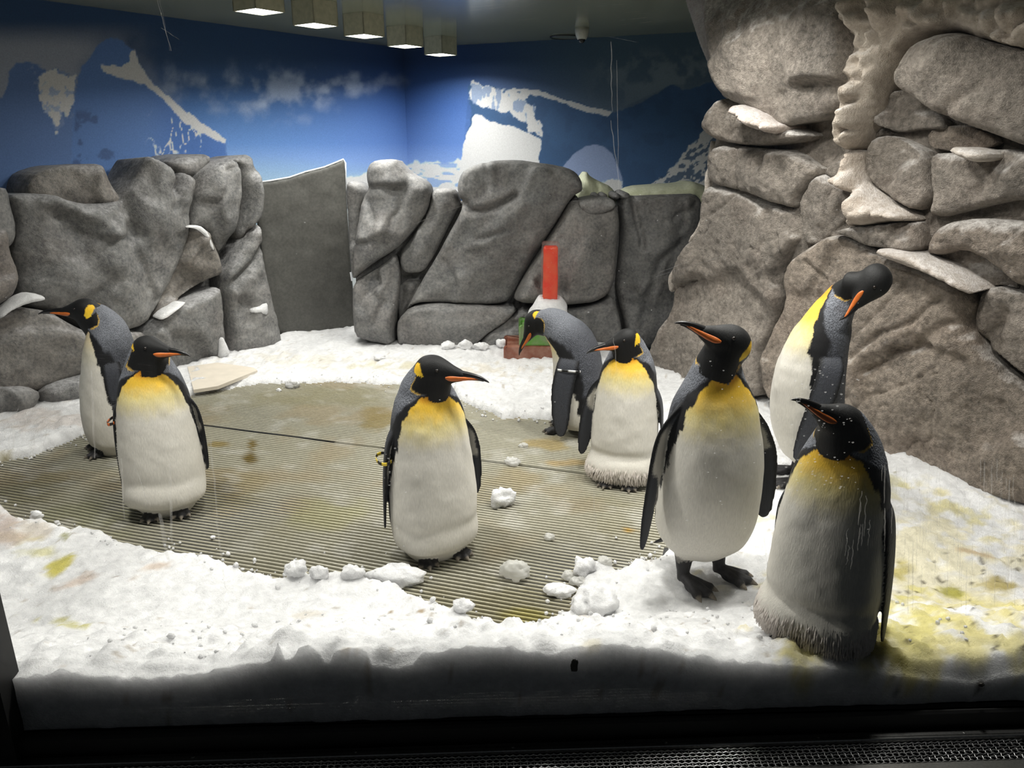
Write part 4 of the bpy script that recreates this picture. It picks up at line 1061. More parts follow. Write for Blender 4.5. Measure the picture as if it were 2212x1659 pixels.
lump(1040, 748, 30, 20, 'snow lump at the rock foot second in its row from the brown ice block', 324, group='snow lumps at the rock foot')
lump(968, 746, 30, 18, 'snow lump at the rock foot fourth in its row from the brown ice block', 325, group='snow lumps at the rock foot')
# loose crumbs along the mat edge
rc_ = np.random.default_rng(5)
Vc, Fc2 = [], []
ico = np.array([(0, 0, 1), (.89, 0, .45), (.28, .85, .45), (-.72, .53, .45), (-.72, -.53, .45), (.28, -.85, .45), (.72, .53, -.45), (-.28, .85, -.45), (-.89, 0, -.45), (-.28, -.85, -.45), (.72, -.53, -.45), (0, 0, -1)])
icf = [(0, 1, 2), (0, 2, 3), (0, 3, 4), (0, 4, 5), (0, 5, 1), (1, 6, 2), (2, 7, 3), (3, 8, 4), (4, 9, 5), (5, 10, 1), (6, 7, 2), (7, 8, 3), (8, 9, 4), (9, 10, 5), (10, 6, 1), (11, 7, 6), (11, 8, 7), (11, 9, 8), (11, 10, 9), (11, 6, 10)]
per = np.concatenate([mat_xy, mat_xy[:1]])
for k in range(620):
    i = rc_.integers(0, len(mat_xy)); t = rc_.random()
    p = per[i] * (1 - t) + per[i + 1] * t
    p = p + rc_.normal(0, 0.035 + 0.06 * (rc_.random() < 0.25), 2)
    if p[1] < glass_y(p[0]) + 0.05: continue
    if k % 3 == 0:
        p = np.array([rc_.uniform(-1.2, 1.3), 0]); p[1] = glass_y(p[0]) + rc_.uniform(0.08, 0.55)
    r = rc_.uniform(0.002, 0.008) * (1.6 if rc_.random() < 0.12 else 1)
    zg = ground_h(p[0], p[1])
    b = len(Vc)
    Vc += [tuple(np.array([p[0], p[1], zg + r * 0.45]) + q * r * rc_.uniform(0.65, 1.25, 3)) for q in ico]
    Fc2 += [tuple(x + b for x in f) for f in icf]
tag(mesh('snow_crumbs', np.array(Vc), Fc2, M_SNOW2, None, np.ones((len(Vc), 3))), 'tiny white snow crumbs scattered along the mat edge', 'snow', kind='stuff')
# dark dropping at the window
lump(1240, 1436, 16, 34, 'small dark brown dropping stuck in the snow at the window', 326, m_plain('dropping', (0.02, 0.018, 0.014), 0.6), 'dropping', 0.4, 'dropping')
lump(2120, 1478, 11, 10, 'small dark dropping on the yellow-stained snow', 327, MATS['dropping'], 'dropping', 1, 'dropping')

# cream board on the snow
bp = np.array([(405, 792), (470, 783), (548, 794), (556, 800), (470, 834), (418, 842)], float)
q = G(bp[:, 0], bp[:, 1], 0.064)
Vb = np.concatenate([q, q - np.array([0, 0, 0.022])]); n = len(q)
Fb = [tuple(range(n - 1, -1, -1)), tuple(range(n, 2 * n))] + [(i, (i + 1) % n, n + (i + 1) % n, n + i) for i in range(n)]
tag(mesh('board', Vb, Fb, M_BOARD, None, smooth=False), 'flat cream board lying on the snow behind the penguin pair', 'board')
# ------------------------------------------------------------------ coloured ice blocks behind the bending penguin
M_RED = m_ice('red_ice', rgb(255, 62, 20), rgb(255, 112, 58), 0.95, 0.6)
M_CLR = m_ice('clear_ice', rgb(200, 170, 160), rgb(190, 172, 168), 0.16, 0.5)
M_BRN = m_ice('brown_ice', rgb(150, 84, 62), rgb(196, 148, 128), 0.85, 0.5)
M_GRN = m_ice('green_ice', rgb(104, 180, 66), rgb(160, 172, 136), 0.8, 0.4)
YI = 5.30
def at_y(px, py, Y):
    d = ray(px, py); return np.array([0, 0, CAMZ]) + d * (Y / d[1])
def ice_box(name, x0, x1, y0, y1, depth, mat, label, parent=None, zlo=None, zhi=None, bev=0.012, cat='ice block'):
    a = at_y(x0, y1, YI); b = at_y(x1, y0, YI)
    z0 = a[2] if zlo is None else zlo; z1 = b[2] if zhi is None else zhi
    mb = MB(); mb.box(((a[0] + b[0]) / 2, YI + depth / 2, (z0 + z1) / 2), (1, 0, 0), (0, 1, 0), (0, 0, 1), (b[0] - a[0]) / 2, depth / 2, (z1 - z0) / 2, bev)
    o = mb.build(name, mat, parent)
    if label: tag(o, label, cat)
    return o, z0, z1
gz = ground_h(at_y(1160, 785, YI)[0], YI)
_, _, zt = ice_box('ice_block', 1088, 1240, 748, 790, 0.34, M_BRN, 'reddish brown ice block, lowest of the stack behind the bending penguin', zlo=gz - 0.02)
_, _, zt2 = ice_box('ice_block', 1121, 1236, 703, 747, 0.28, M_GRN, 'green ice block on the brown one behind the bending penguin', zlo=zt - 0.003)
capv = at_y(1188, 680, YI)
n1, n2 = 14, 30
V = []
zc1 = at_y(1188, 645, YI)[2]; rxx = (at_y(1232, 665, YI)[0] - at_y(1142, 665, YI)[0]) / 2
for k in range(n1):
    t = k / (n1 - 1)
    r = (1 - 0.55 * t ** 2.4) if t < 1 else 0.0
    for j in range(n2):
        a = 2 * math.pi * j / n2
        rr_ = rxx * r * (1 + 0.08 * float(vnoise(np.array([[math.cos(a) * 2, math.sin(a) * 2, t * 3]]), 5)[0]))
        V.append((capv[0] + rr_ * math.cos(a), YI + 0.14 + rr_ * 0.85 * math.sin(a), zt2 - 0.004 + (zc1 - zt2) * min(1, t * 1.05)))
Fc = [(k * n2 + j, k * n2 + (j + 1) % n2, (k + 1) * n2 + (j + 1) % n2, (k + 1) * n2 + j) for k in range(n1 - 1) for j in range(n2)]
o = mesh('snow_cap', V, Fc, M_SNOW, None, np.ones((len(V), 3)))
o.name = 'snow_mound'
tag(o, 'white snow mound holding the red ice column upright', 'snow mound')
a = at_y(1170, 650, YI + 0.06); b = at_y(1210, 525, YI + 0.06)
col_root = empty('ice_column', ((a[0] + b[0]) / 2, YI + 0.12, zc1 - 0.02), 'tall upright red ice column in a clear ice sleeve', 'ice column')
hw = (b[0] - a[0]) / 2
def col_mesh(name, hw, z0, z1, mat, amp, seed):
    nz, ns_ = 40, 32
    V = []
    for k in range(nz):
        z = z0 + (z1 - z0) * k / (nz - 1)
        for j in range(ns_):
            an = 2 * math.pi * j / ns_
            ca, sa = math.cos(an), math.sin(an)
            m_ = max(abs(ca), abs(sa)) ** 0.75
            r = hw / m_ * (1 + amp * float(vnoise(np.array([[ca * 3, sa * 3, z * 26]]), seed)[0])) * (1 + 0.06 * (0.5 - k / nz))
            if k == nz - 1: r *= 0.86
            V.append(((a[0] + b[0]) / 2 + r * ca, YI + 0.12 + r * sa, z))
    Fc = [(k * ns_ + j, k * ns_ + (j + 1) % ns_, (k + 1) * ns_ + (j + 1) % ns_, (k + 1) * ns_ + j) for k in range(nz - 1) for j in range(ns_)]
    Fc.append(tuple((nz - 1) * ns_ + j for j in range(ns_))); Fc.append(tuple(range(ns_ - 1, -1, -1)))
    return mesh(name, V, Fc, mat, col_root)
col_mesh('red_core', hw * 0.84, zc1 - 0.02, b[2] - 0.03, M_RED, 0.05, 11)
col_mesh('clear_sleeve', hw * 1.06, zc1 - 0.015, b[2], M_CLR, 0.02, 12)

# ------------------------------------------------------------------ penguins
C_WHITE = lin((216, 212, 202)); C_BLK = lin((22, 22, 24)); C_HEAD = lin((12, 12, 12)); C_GREY = lin((66, 68, 74)); C_COL = lin((110, 113, 120))
C_YEL = lin((238, 190, 44)); C_ORA = lin((222, 140, 22)); C_PALE = lin((230, 212, 130)); C_FOOT = lin((46, 45, 46)); C_BILLO = lin((200, 106, 44)); C_FLIP = lin((58, 60, 66))
CROUCH = [(.00, -.01, .012, .075, .06, .075), (.03, 0, .028, .118, .10, .108), (.08, 0, .062, .148, .13, .128), (.15, .005, .12, .162, .145, .138), (.25, .005, .20, .166, .148, .14),
          (.38, 0, .30, .161, .142, .136), (.50, -.005, .40, .152, .130, .131), (.62, -.01, .49, .143, .115, .127), (.70, -.014, .55, .133, .101, .122), (.76, -.016, .595, .119, .088, .112),
          (.82, -.014, .635, .101, .076, .099), (.88, -.004, .675, .082, .066, .082), (.94, .008, .71, .064, .056, .062), (1.0, .02, .74, .045, .045, .045)]
STAND = [(.00, -.03, .10, .06, .05, .06), (.03, -.025, .115, .105, .085, .09), (.08, -.02, .15, .140, .118, .114), (.15, -.01, .21, .160, .140, .13), (.25, .0, .29, .166, .150, .136),
         (.38, .005, .385, .164, .150, .134), (.50, .005, .475, .157, .140, .128), (.62, .0, .565, .146, .120, .120), (.70, -.004, .63, .130, .102, .110), (.76, -.006, .68, .106, .084, .094),
         (.82, -.004, .725, .083, .069, .077), (.88, .002, .772, .064, .057, .062), (.94, .012, .815, .050, .048, .048), (1.0, .022, .85, .040, .040, .038)]

def interp_rows(rows, n):
    r = np.asarray(rows, float)
    x = np.arange(len(r)); t = np.linspace(0, len(r) - 1, n)
    # Catmull-Rom
    i = np.clip(np.floor(t).astype(int), 0, len(r) - 2); f = (t - i)[:, None]
    p0 = r[np.clip(i - 1, 0, None)]; p1 = r[i]; p2 = r[i + 1]; p3 = r[np.clip(i + 2, None, len(r) - 1)]
    return 0.5 * (2 * p1 + (p2 - p0) * f + (2 * p0 - 5 * p1 + 4 * p2 - p3) * f * f + (3 * p1 - p0 - 3 * p2 + p3) * f ** 3)
def ring_faces(nr, ns):
    i = np.arange(nr - 1)[:, None] * ns; j = np.arange(ns)[None]; j2 = (j + 1) % ns
    return np.stack([i + j, i + j2, i + ns + j2, i + ns + j], -1).reshape(-1, 4)
class Shell:
    def __init__(s): s.V = []; s.F = []; s.C = []; s.n = 0
    def add(s, V, Fc, C, caps=None):
        V = np.asarray(V, float)
        s.V.append(V); s.C.append(C)
        s.F += [tuple(int(q) + s.n for q in f) for f in Fc]
        for cpx in caps or []: s.F.append(tuple(int(q) + s.n for q in cpx))
        s.n += len(V)
def caps_for(nr, ns): return [tuple(range(ns - 1, -1, -1)), tuple((nr - 1) * ns + j for j in range(ns))]

def body_colour(c, th, P, seed, chest_sat=1.0, hyaw=0.0):
    """plumage by canonical height c (0 vent .. 1 head) and angle th from the breast (degrees)"""
    j = 5.0 * fbm(P * np.array([60, 60, 22]), 2, seed) + 3.0 * vnoise(P * 14, seed + 3)
    t = np.abs(th) + j
    wb = np.interp(c, [0, .05, .2, .4, .55, .64, .70, .755, .80, .835, .86, .875], [128, 120, 102, 88, 76, 66, 58, 49, 38, 28, 17, 0])
    bw = np.interp(c, [0, .3, .55, .68, .76, .82, .86], [8, 14, 28, 32, 22, 10, 5])
    col = np.tile(C_WHITE, (len(c), 1))
    jj = 0.012 * fbm(P * np.array([70, 70, 25]), 2, seed + 6)
    cc = c + jj - np.abs(th) * 0.0002
    col = mixc(col, C_PALE, sst(.53, .70, cc) * 0.85 * chest_sat)
    col = mixc(col, C_YEL, sst(.65, .77, cc) * sst(100, 50, t) * 0.9 * chest_sat)
    col = mixc(col, C_ORA, sst(.77, .85, cc) * sst(45, 12, t) * 0.85 * chest_sat)
    col = mixc(col, lin((200, 196, 188)), 0.35 * sst(0.2, 0.8, fbm(P * 7, 2, seed + 8)) * (c < .6))
    g = mixc(np.tile(C_GREY, (len(c), 1)), C_COL, sst(.66, .82, c) * 0.8)
    k1 = sst(-1.5, 1.5, t - wb)
    col = mixc(col, C_BLK, k1)
    k2 = sst(-3, 8, t - wb - bw)
    al = k1 * k2
    col = np.where((k1 > 0.5)[:, None], mixc(col, g, k2), col)
    # black hood on the upper neck, thin yellow border on its side
    tr = np.abs((th - hyaw * sst(.80, .95, c) + 180) % 360 - 180)
    hc = np.interp(tr, [0, 55, 95, 112, 122, 128], [.862, .867, .884, .915, .95, 1.2]) + jj * 0.4
    ye = 0.6 * sst(-.010, -.006, c - hc) * sst(.004, -.001, c - hc) * sst(45, 60, tr)
    col = mixc(col, C_YEL, ye)
    hd = sst(-.004, .004, c - hc)
    col = mixc(col, C_HEAD, hd)
    al = al * (1 - hd) * (1 - ye)
    return np.concatenate([col, np.clip(al, 0, 1)[:, None]], 1)

def penguin(pos, heading, label, stations=CROUCH, scale=1.0, head=dict(), flippers=(), feet=(), brood=None, seed=0, tail=True, band=None, lean=0.0, voxel=0.0042, group=None, chest_sat=1.0, legs=False, fluff=0):
    px_, py_ = pos
    g = GT(px_, py_)
    h = math.radians(heading)
    f = np.array([math.sin(h), -math.cos(h), 0]); s = np.array([math.cos(h), math.sin(h), 0]); z = np.array([0, 0, 1.0])
    ll = math.radians(lean)
    root = empty('king_penguin', g, label, 'penguin', group)
    def L(fs):   # local (side, forward, up) -> relative to root
        fs = np.asarray(fs, float) * scale
        return fs[..., :1] * s + fs[..., 1:2] * f + fs[..., 2:3] * z
    SH = Shell()
    # trunk and neck
    nr, ns = 200, 180
    R = interp_rows([(*r, 0.0) if len(r) == 6 else r for r in stations], nr)   # c, f, z, a, bf, bb, side
    ctr = np.stack([R[:, 6], R[:, 1], R[:, 2]], -1)
    T = np.gradient(ctr, axis=0); T /= np.linalg.norm(T, axis=1)[:, None]
    Sx = np.tile([1.0, 0, 0], (nr, 1)); Sx = Sx - (Sx * T).sum(1)[:, None] * T; Sx /= np.linalg.norm(Sx, axis=1)[:, None]
    Fw = np.cross(T, Sx); Fw *= np.sign((Fw * 1.0)[nr // 3, 1])
    th = np.linspace(-math.pi, math.pi, ns, endpoint=False)
    ct, st_ = np.cos(th), np.sin(th)
    e = 0.88
    cs = np.sign(ct) * np.abs(ct) ** e; sn = np.sign(st_) * np.abs(st_) ** e
    bd = np.where(ct > 0, R[:, 4][:, None], R[:, 5][:, None])
    B = ctr[:, None] + Sx[:, None] * (R[:, 3][:, None] * sn)[..., None] + Fw[:, None] * (bd * cs)[..., None]
    P = B.reshape(-1, 3)
    cc = np.repeat(R[:, 0], ns); tt = np.tile(np.degrees(th), nr)
    if brood:   # fold of belly skin bulging over the feet
        bz, bh, amt, cut = brood
        w = np.exp(-((P[:, 2] - bz) / bh) ** 2) * sst(115, 40, np.abs(tt))
        outd = np.repeat(Fw, ns, 0) * np.tile(np.cos(th), nr)[:, None] + np.repeat(Sx, ns, 0) * np.tile(np.sin(th), nr)[:, None]
        P = P + outd * (amt * w * (1 + 0.3 * vnoise(P * 12, seed)))[:, None]
        w2 = np.exp(-((P[:, 2] - bz - bh * 1.35) / (bh * 0.42)) ** 2) * sst(100, 50, np.abs(tt))
        P = P - outd * (cut * w2)[:, None]
    P = P + 0.0022 * np.stack([fbm(P * 16, 2, seed + q) for q in (11, 12, 13)], -1)
    SH.add(L(P), ring_faces(nr, ns), body_colour(cc, tt, P, seed, chest_sat, head.get('neck', max(-95, min(95, head['yaw'] - heading)))), caps_for(nr, ns))
    # head
    hc = np.array(head['at'], float); yaw = math.radians(head['yaw'] - heading); pit = math.radians(head['pitch'])
    hd = np.array([math.sin(yaw) * math.cos(pit), math.cos(yaw) * math.cos(pit), math.sin(pit)])
    if 'dir' in head: hd = np.array(head['dir'], float); hd /= np.linalg.norm(hd)
    upv = np.array(head.get('up', (0, 0, 1)), float)
    hs = np.cross(hd, upv); hs /= np.linalg.norm(hs); hu = np.cross(hs, hd)
    roll = math.radians(head.get('roll', 0)); hs, hu = hs * math.cos(roll) + hu * math.sin(roll), hu * math.cos(roll) - hs * math.sin(roll)
    HT = [(-.064, .004, .004, -.006), (-.056, .026, .024, -.004), (-.036, .044, .039, 0), (-.010, .050, .045, .001), (.016, .047, .042, .001), (.042, .037, .032, -.004), (.066, .026, .022, -.009), (.086, .017, .0145, -.013), (.098, .010, .009, -.015)]
    HS = head.get('hs', 1.2)
    HT = [tuple(q * HS for q in r) for r in HT]
    nr2, ns2 = 90, 96
    Q = interp_rows(HT, nr2)
    th2 = np.linspace(0, 2 * math.pi, ns2, endpoint=False)
    Hp = hc + hd * Q[:, 0][:, None, None] + hu * (Q[:, 3][:, None] + Q[:, 1][:, None] * np.cos(th2))[..., None] + hs * (Q[:, 2][:, None] * np.sin(th2))[..., None]
    Hp = Hp.reshape(-1, 3)
    uu = np.repeat(Q[:, 0], ns2) / HS; ang = np.abs(((np.degrees(np.tile(th2, nr2)) + 180) % 360) - 180)   # 0 = crown
    colh = np.tile(C_HEAD, (len(Hp), 1))
    al = np.zeros(len(Hp))
    ua = uu + 0.003 * vnoise(Hp * 60, seed)
    wid = np.interp(ang, [30, 48, 75, 105, 122, 130], [.0, .011, .0135, .011, .006, .0])
    cenu = np.interp(ang, [30, 80, 120, 170], [-.046, -.036, -.030, -.020])
    colh = mixc(colh, C_COL * 0.75, sst(.002, -.002, ua - cenu) * sst(32, 42, ang) * np.maximum(sst(130, 118, ang), sst(-.044, -.050, uu)) * head.get('nape', 1.0))
    wid = wid * head.get('patch', 1.0)
    patch = sst(wid + .0015, wid - .0015, np.abs(ua - cenu)) * (wid > 0.0005)
    colh = mixc(colh, mixc(np.tile(C_YEL, (len(Hp), 1)), lin((250, 212, 60)), sst(60, 120, ang)), patch)
    SH.add(L(Hp), ring_faces(nr2, ns2), np.concatenate([colh, al[:, None]], 1), caps_for(nr2, ns2))
    # throat: the thick black-hooded neck below the head
    iN = int(np.argmin(np.abs(R[:, 0] - head.get('throat_c', .82))))
    hdh = hd - hd[2] * np.array([0, 0, 1.0]); hdh = hdh / max(np.linalg.norm(hdh), 1e-3) if head.get('nape', 1.0) and pit > -.5 else Fw[iN]
    nb_ = ctr[iN] + Fw[iN] * 0.012 + hdh * 0.014 * head.get('throat', 1.0)
    tp_ = np.linspace(0, 1, 40)
    hstart = hc + (hd * .004 - hu * .002) * HS
    axis = nb_ - hstart
    pt_ = hstart + axis * tp_[:, None] + (hd - (hd @ axis) / (axis @ axis) * axis) * (0.004 * np.sin(np.pi * tp_))[:, None]
    ax_ = axis / np.linalg.norm(axis)
    e1 = hd - (hd @ ax_) * ax_; e1 /= np.linalg.norm(e1); e2 = np.cross(ax_, e1)
    rt_ = np.interp(tp_, [0, .25, .6, 1], [.046, .055, .060, .062]) * head.get('throat', 1.0)
    th3 = np.linspace(-math.pi, math.pi, 96, endpoint=False)
    Tp = pt_[:, None] + e1 * (rt_[:, None] * np.cos(th3))[..., None] + e2 * (rt_[:, None] * np.sin(th3))[..., None]
    Tp = Tp.reshape(-1, 3); tdeg = np.abs(np.degrees(np.tile(th3, 40))) + 2 * vnoise(Tp * 50, seed); tq_ = np.repeat(tp_, 96)
    lim = np.interp(tq_, [0, .4, .75, .92, 1.0], [150, 140, 124, 112, 100]) + (0.0 if head.get('nape', 1.0) else 900.0)
    ct_ = mixc(np.tile(C_HEAD, (len(Tp), 1)), C_YEL, sst(-1, 1, tdeg - lim) * sst(.75, .6, tq_))
    ct_ = mixc(ct_, C_COL * .85, sst(-1, 1, tdeg - lim) * sst(.6, .75, tq_))
    ct_ = mixc(ct_, C_COL * .85, sst(-1, 2, tdeg - lim - np.interp(tq_, [0, .4, .7], [9, 4, 1])))
    ct_ = mixc(ct_, C_ORA, sst(-1, 1, tdeg - lim) * sst(70, 40, tdeg))
    SH.add(L(Tp), ring_faces(40, 96), np.concatenate([ct_, np.zeros((len(ct_), 1))], 1), caps_for(40, 96))
    # flippers: path points (side, forward, up), chord direction, sign of outer face
    for fl in flippers:
        pts = interp_rows(fl['path'], 60); sg = np.sign(fl['path'][0][0])
        Tf = np.gradient(pts, axis=0); Tf /= np.linalg.norm(Tf, axis=1)[:, None]
        ch = np.array(fl.get('chord', (0, 1, 0)), float)
        C_ = ch - (Tf @ ch)[:, None] * Tf; C_ /= np.linalg.norm(C_, axis=1)[:, None]
        N_ = np.cross(Tf, C_)
        outer = np.array([sg, -0.25, 0.0])
        if (N_.mean(0) @ outer) < 0: N_ = -N_
        tf = np.linspace(0, 1, 60)
        wd = np.interp(tf, [0, .12, .3, .6, .82, .93, .985, 1], [.026, .034, .040, .041, .034, .024, .012, .003]) * fl.get('w', 1.0)
        tk = np.interp(tf, [0, .2, .7, 1], [.016, .011, .008, .004])
        nsf = 48; tha = np.linspace(0, 2 * math.pi, nsf, endpoint=False)
        Pf = pts[:, None] + C_[:, None] * (wd[:, None] * np.cos(tha))[..., None] + N_[:, None] * (tk[:, None] * np.sin(tha))[..., None]
        Pf = Pf.reshape(-1, 3)
        inner = sst(0.15, -0.15, np.tile(np.sin(tha), 60))
        chd = np.tile(np.cos(tha), 60); tr_ = np.repeat(tf, nsf)
        cf = np.tile(C_FLIP, (len(Pf), 1))
        cf = mixc(cf, C_BLK, sst(.55, .95, np.abs(chd)))
        wmask = inner * sst(.80, .60, chd + 0.15 * vnoise(Pf * 25, seed)) * sst(.92, .72, -chd) * sst(.22, .36, tr_) * sst(fl.get('tipdark', .72), fl.get('tipdark', .72) - .06, tr_ + 0.06 * vnoise(Pf * 30, seed + 1) + 0.1 * chd)
        cf = mixc(cf, C_WHITE * 0.8, wmask)
        SH.add(L(Pf), ring_faces(60, nsf), np.concatenate([cf, (0.35 * (1 - inner))[:, None]], 1), caps_for(60, nsf))
    # feet
    for ft in feet:
        bs = np.array([ft['at'][0], ft['at'][1], 0.0]); ya = math.radians(ft.get('yaw', 0)); ln = ft.get('len', .105)
        for k, (da, le, rr0) in enumerate(((-24, .88, .011), (0, 1.0, .012), (24, .88, .011))):
            a_ = ya + math.radians(da)
            dv = np.array([math.sin(a_), math.cos(a_), 0])
            tpar = np.linspace(0, 1, 30)
            zt_ = np.interp(tpar, [0, .35, .7, .82, 1.0], [.030, .024, .014, .011, .003])
            rad = np.interp(tpar, [0, .3, .6, .76, .82, .92, 1.0], [.016, .0135, .0125, .0135, .0085, .0055, .0012]) * ft.get('fat', 1.0)
            pts = bs + dv * (tpar * ln * le)[:, None]; pts[:, 2] = zt_
            V_, F_q = loft_tube(pts, rad, 14, 0.85)
            V_ = np.array(V_); V_[:, 2] = np.maximum(V_[:, 2], -0.004)
            tq = np.repeat(tpar, 14)
            cft = np.tile(C_FOOT, (len(V_), 1)) * (1 + 0.5 * vnoise(V_ * 90, 3))[:, None]
            cft = mixc(cft, lin((128, 120, 108)), sst(.78, .86, tq))
            SH.add(L(V_), [q for q in F_q if len(q) == 4], np.concatenate([cft, np.zeros((len(cft), 1))], 1), [q for q in F_q if len(q) != 4])
        # web
        n_ = 20; an_ = np.linspace(0, 2 * math.pi, n_, endpoint=False)
        wc = bs + np.array([math.sin(ya), math.cos(ya), 0]) * ln * .42
        rows_ = []
        for zz_, sc_ in ((.0, .8), (.006, 1.0), (.014, .9), (.020, .5)):
            rows_.append([wc + np.array([math.cos(ya), -math.sin(ya), 0]) * .034 * sc_ * math.cos(q) + np.array([math.sin(ya), math.cos(ya), 0]) * ln * .38 * sc_ * math.sin(q) + np.array([0, 0, zz_]) for q in an_])
        V_ = np.array(rows_).reshape(-1, 3)
        SH.add(L(V_), ring_faces(4, n_), np.concatenate([np.tile(C_FOOT * .8, (len(V_), 1)), np.zeros((len(V_), 1))], 1), caps_for(4, n_))
        if legs:
            pts = np.array([bs + [0, -.005, .015], bs + [0, -.01, .05], bs + np.array([-0.1 * bs[0], -.02 - bs[1] * .2, .10]), bs + np.array([-0.2 * bs[0], -.03 - bs[1] * .5, .17])])
            pts = interp_rows(pts, 24)
            V_, F_q = loft_tube(pts, np.interp(np.linspace(0, 1, 24), [0, .3, .6, 1], [.020, .021, .030, .05]), 20)
            V_ = np.array(V_)
            cl_ = np.tile(C_FOOT, (len(V_), 1)); cl_ = mixc(cl_, C_WHITE, sst(.085, .10, V_[:, 2] + 0.01 * vnoise(V_ * 50, 5)))
            SH.add(L(V_), [q for q in F_q if len(q) == 4], np.concatenate([cl_, np.zeros((len(cl_), 1))], 1), [q for q in F_q if len(q) != 4])
    if tail:
        t0, t1 = tail if isinstance(tail, tuple) else ((0, -.10, .075), (0, -.20, .012))
        t0 = np.array(t0, float); t1 = np.array(t1, float)
        tp = np.linspace(0, 1, 24)
        pts = t0 + (t1 - t0) * tp[:, None]
        n_ = 24; an_ = np.linspace(0, 2 * math.pi, n_, endpoint=False)
        V_ = (pts[:, None] + np.array([1, 0, 0]) * (np.interp(tp, [0, .5, .9, 1], [.05, .04, .022, .006])[:, None] * np.cos(an_))[..., None] + np.array([0, .3, .95]) * (np.interp(tp, [0, 1], [.03, .004])[:, None] * np.sin(an_))[..., None]).reshape(-1, 3)
        SH.add(L(V_), ring_faces(24, n_), np.concatenate([np.tile(C_BLK, (len(V_), 1)), np.full((len(V_), 1), .5)], 1), caps_for(24, n_))
    # one continuous skin over all of it
    src = np.concatenate(SH.V); sc_ = np.concatenate(SH.C)
    me0 = bpy.data.meshes.new('tmp'); me0.from_pydata([tuple(v) for v in src], [], SH.F); me0.update()
    ob0 = bpy.data.objects.new('tmp', me0); COL.objects.link(ob0)
    md1 = ob0.modifiers.new('r', 'REMESH'); md1.mode = 'VOXEL'; md1.voxel_size = voxel
    md2 = ob0.modifiers.new('s', 'SMOOTH'); md2.factor = 0.5; md2.iterations = 4
    dg = bpy.context.evaluated_depsgraph_get(); dg.update()
    me = bpy.data.meshes.new_from_object(ob0.evaluated_get(dg))
    bpy.data.objects.remove(ob0); bpy.data.meshes.remove(me0)
    me.name = 'body'
    nv = len(me.vertices); co = np.empty(nv * 3); me.vertices.foreach_get('co', co); co = co.reshape(-1, 3)
    # ease the head into the neck
    ed_ = np.empty(len(me.edges) * 2, np.int32); me.edges.foreach_get('vertices', ed_); ed_ = ed_.reshape(-1, 2)
    sA, sB = L(hstart), L(nb_); ab_ = sB - sA
    tc_ = np.clip(((co - sA) @ ab_) / (ab_ @ ab_), 0, 1.15)
    dm_ = np.linalg.norm(co - (sA + tc_[:, None] * ab_), axis=1)
    mk_ = 0.5 * sst(.105, .075, dm_ / scale) * sst(.0, .035, np.linalg.norm(co - L(hc + hd * .10 * HS), axis=1) / scale - .02)
    near_ = np.zeros(nv, bool); near_[mk_ > 0] = True
    es_ = ed_[near_[ed_].any(1)]
    cnt_ = np.bincount(es_.ravel(), minlength=nv).astype(float); cnt_[cnt_ == 0] = 1
    cs_ = co.copy()
    for _ in range(45):
        sm_ = np.stack([np.bincount(es_[:, 0], cs_[es_[:, 1], q], nv) + np.bincount(es_[:, 1], cs_[es_[:, 0], q], nv) for q in range(3)], -1) / cnt_[:, None]
        cs_ = cs_ + (sm_ - cs_) * mk_[:, None]
    me.vertices.foreach_set('co', cs_.ravel()); me.update()
    kd = kdtree.KDTree(len(src))
    ins_ = kd.insert
    for i_, v in enumerate(src.tolist()): ins_(v, i_)
    kd.balance()
    fnd = kd.find
    idx = np.fromiter((fnd(v)[1] for v in co.tolist()), int, nv)
    set_col(me, sc_[idx])
    me.polygons.foreach_set('use_smooth', np.ones(len(me.polygons), bool))
    body = bpy.data.objects.new('body', me); COL.objects.link(body); body.parent = root; me.materials.append(M_FEA)
    # bill
    def part(name, V, Fc, col, mat=M_PLATE, par=root):
        m_ = bpy.data.meshes.new(name); m_.from_pydata([tuple(v) for v in V], [], [tuple(q) for q in Fc]); m_.update()
        m_.polygons.foreach_set('use_smooth', np.ones(len(m_.polygons), bool))
        if col is not None: set_col(m_, np.broadcast_to(col, (len(V), 3)))
        m_.materials.append(mat)
        o_ = bpy.data.objects.new(name, m_); COL.objects.link(o_); o_.parent = par
        return o_
    def bill_loft(rows_, n_=16, side=0.0):
        q_ = interp_rows(rows_, 30) * np.array([HB, HS, HS, HS, HS])
        a_ = np.linspace(0, 2 * math.pi, n_, endpoint=False)
        V_ = hc + hd * q_[:, 0][:, None, None] + hu * (q_[:, 1][:, None] + q_[:, 2][:, None] * np.cos(a_))[..., None] + hs * (q_[:, 4][:, None] + q_[:, 3][:, None] * np.sin(a_))[..., None]
        Fc = [tuple(q) for q in ring_faces(30, n_)] + caps_for(30, n_)
        return L(V_.reshape(-1, 3)), Fc
    BL = head.get('bill', 1.0) * 0.82; HB = HS
    b0 = .055
    def bx(u): return b0 + (u - b0) * BL
    V_, Fc_ = bill_loft([(bx(.060), -.006, .016, .0135, 0), (bx(.085), -.009, .0132, .0112, 0), (bx(.115), -.012, .0105, .009, 0), (bx(.145), -.0165, .0080, .007, 0), (bx(.170), -.023, .0056, .005, 0), (bx(.188), -.031, .0025, .002, 0), (bx(.192), -.034, .0008, .0008, 0)])
    bill = part('bill', V_, Fc_, lin((18, 17, 18)))
    V_, Fc_ = bill_loft([(bx(.055), -.022, .008, .010, 0), (bx(.09), -.022, .0065, .0075, 0), (bx(.125), -.0225, .005, .005, 0), (bx(.155), -.0255, .0032, .003, 0), (bx(.172), -.030, .001, .001, 0)])
    part('lower_mandible', V_, Fc_, lin((24, 21, 20)), par=bill)
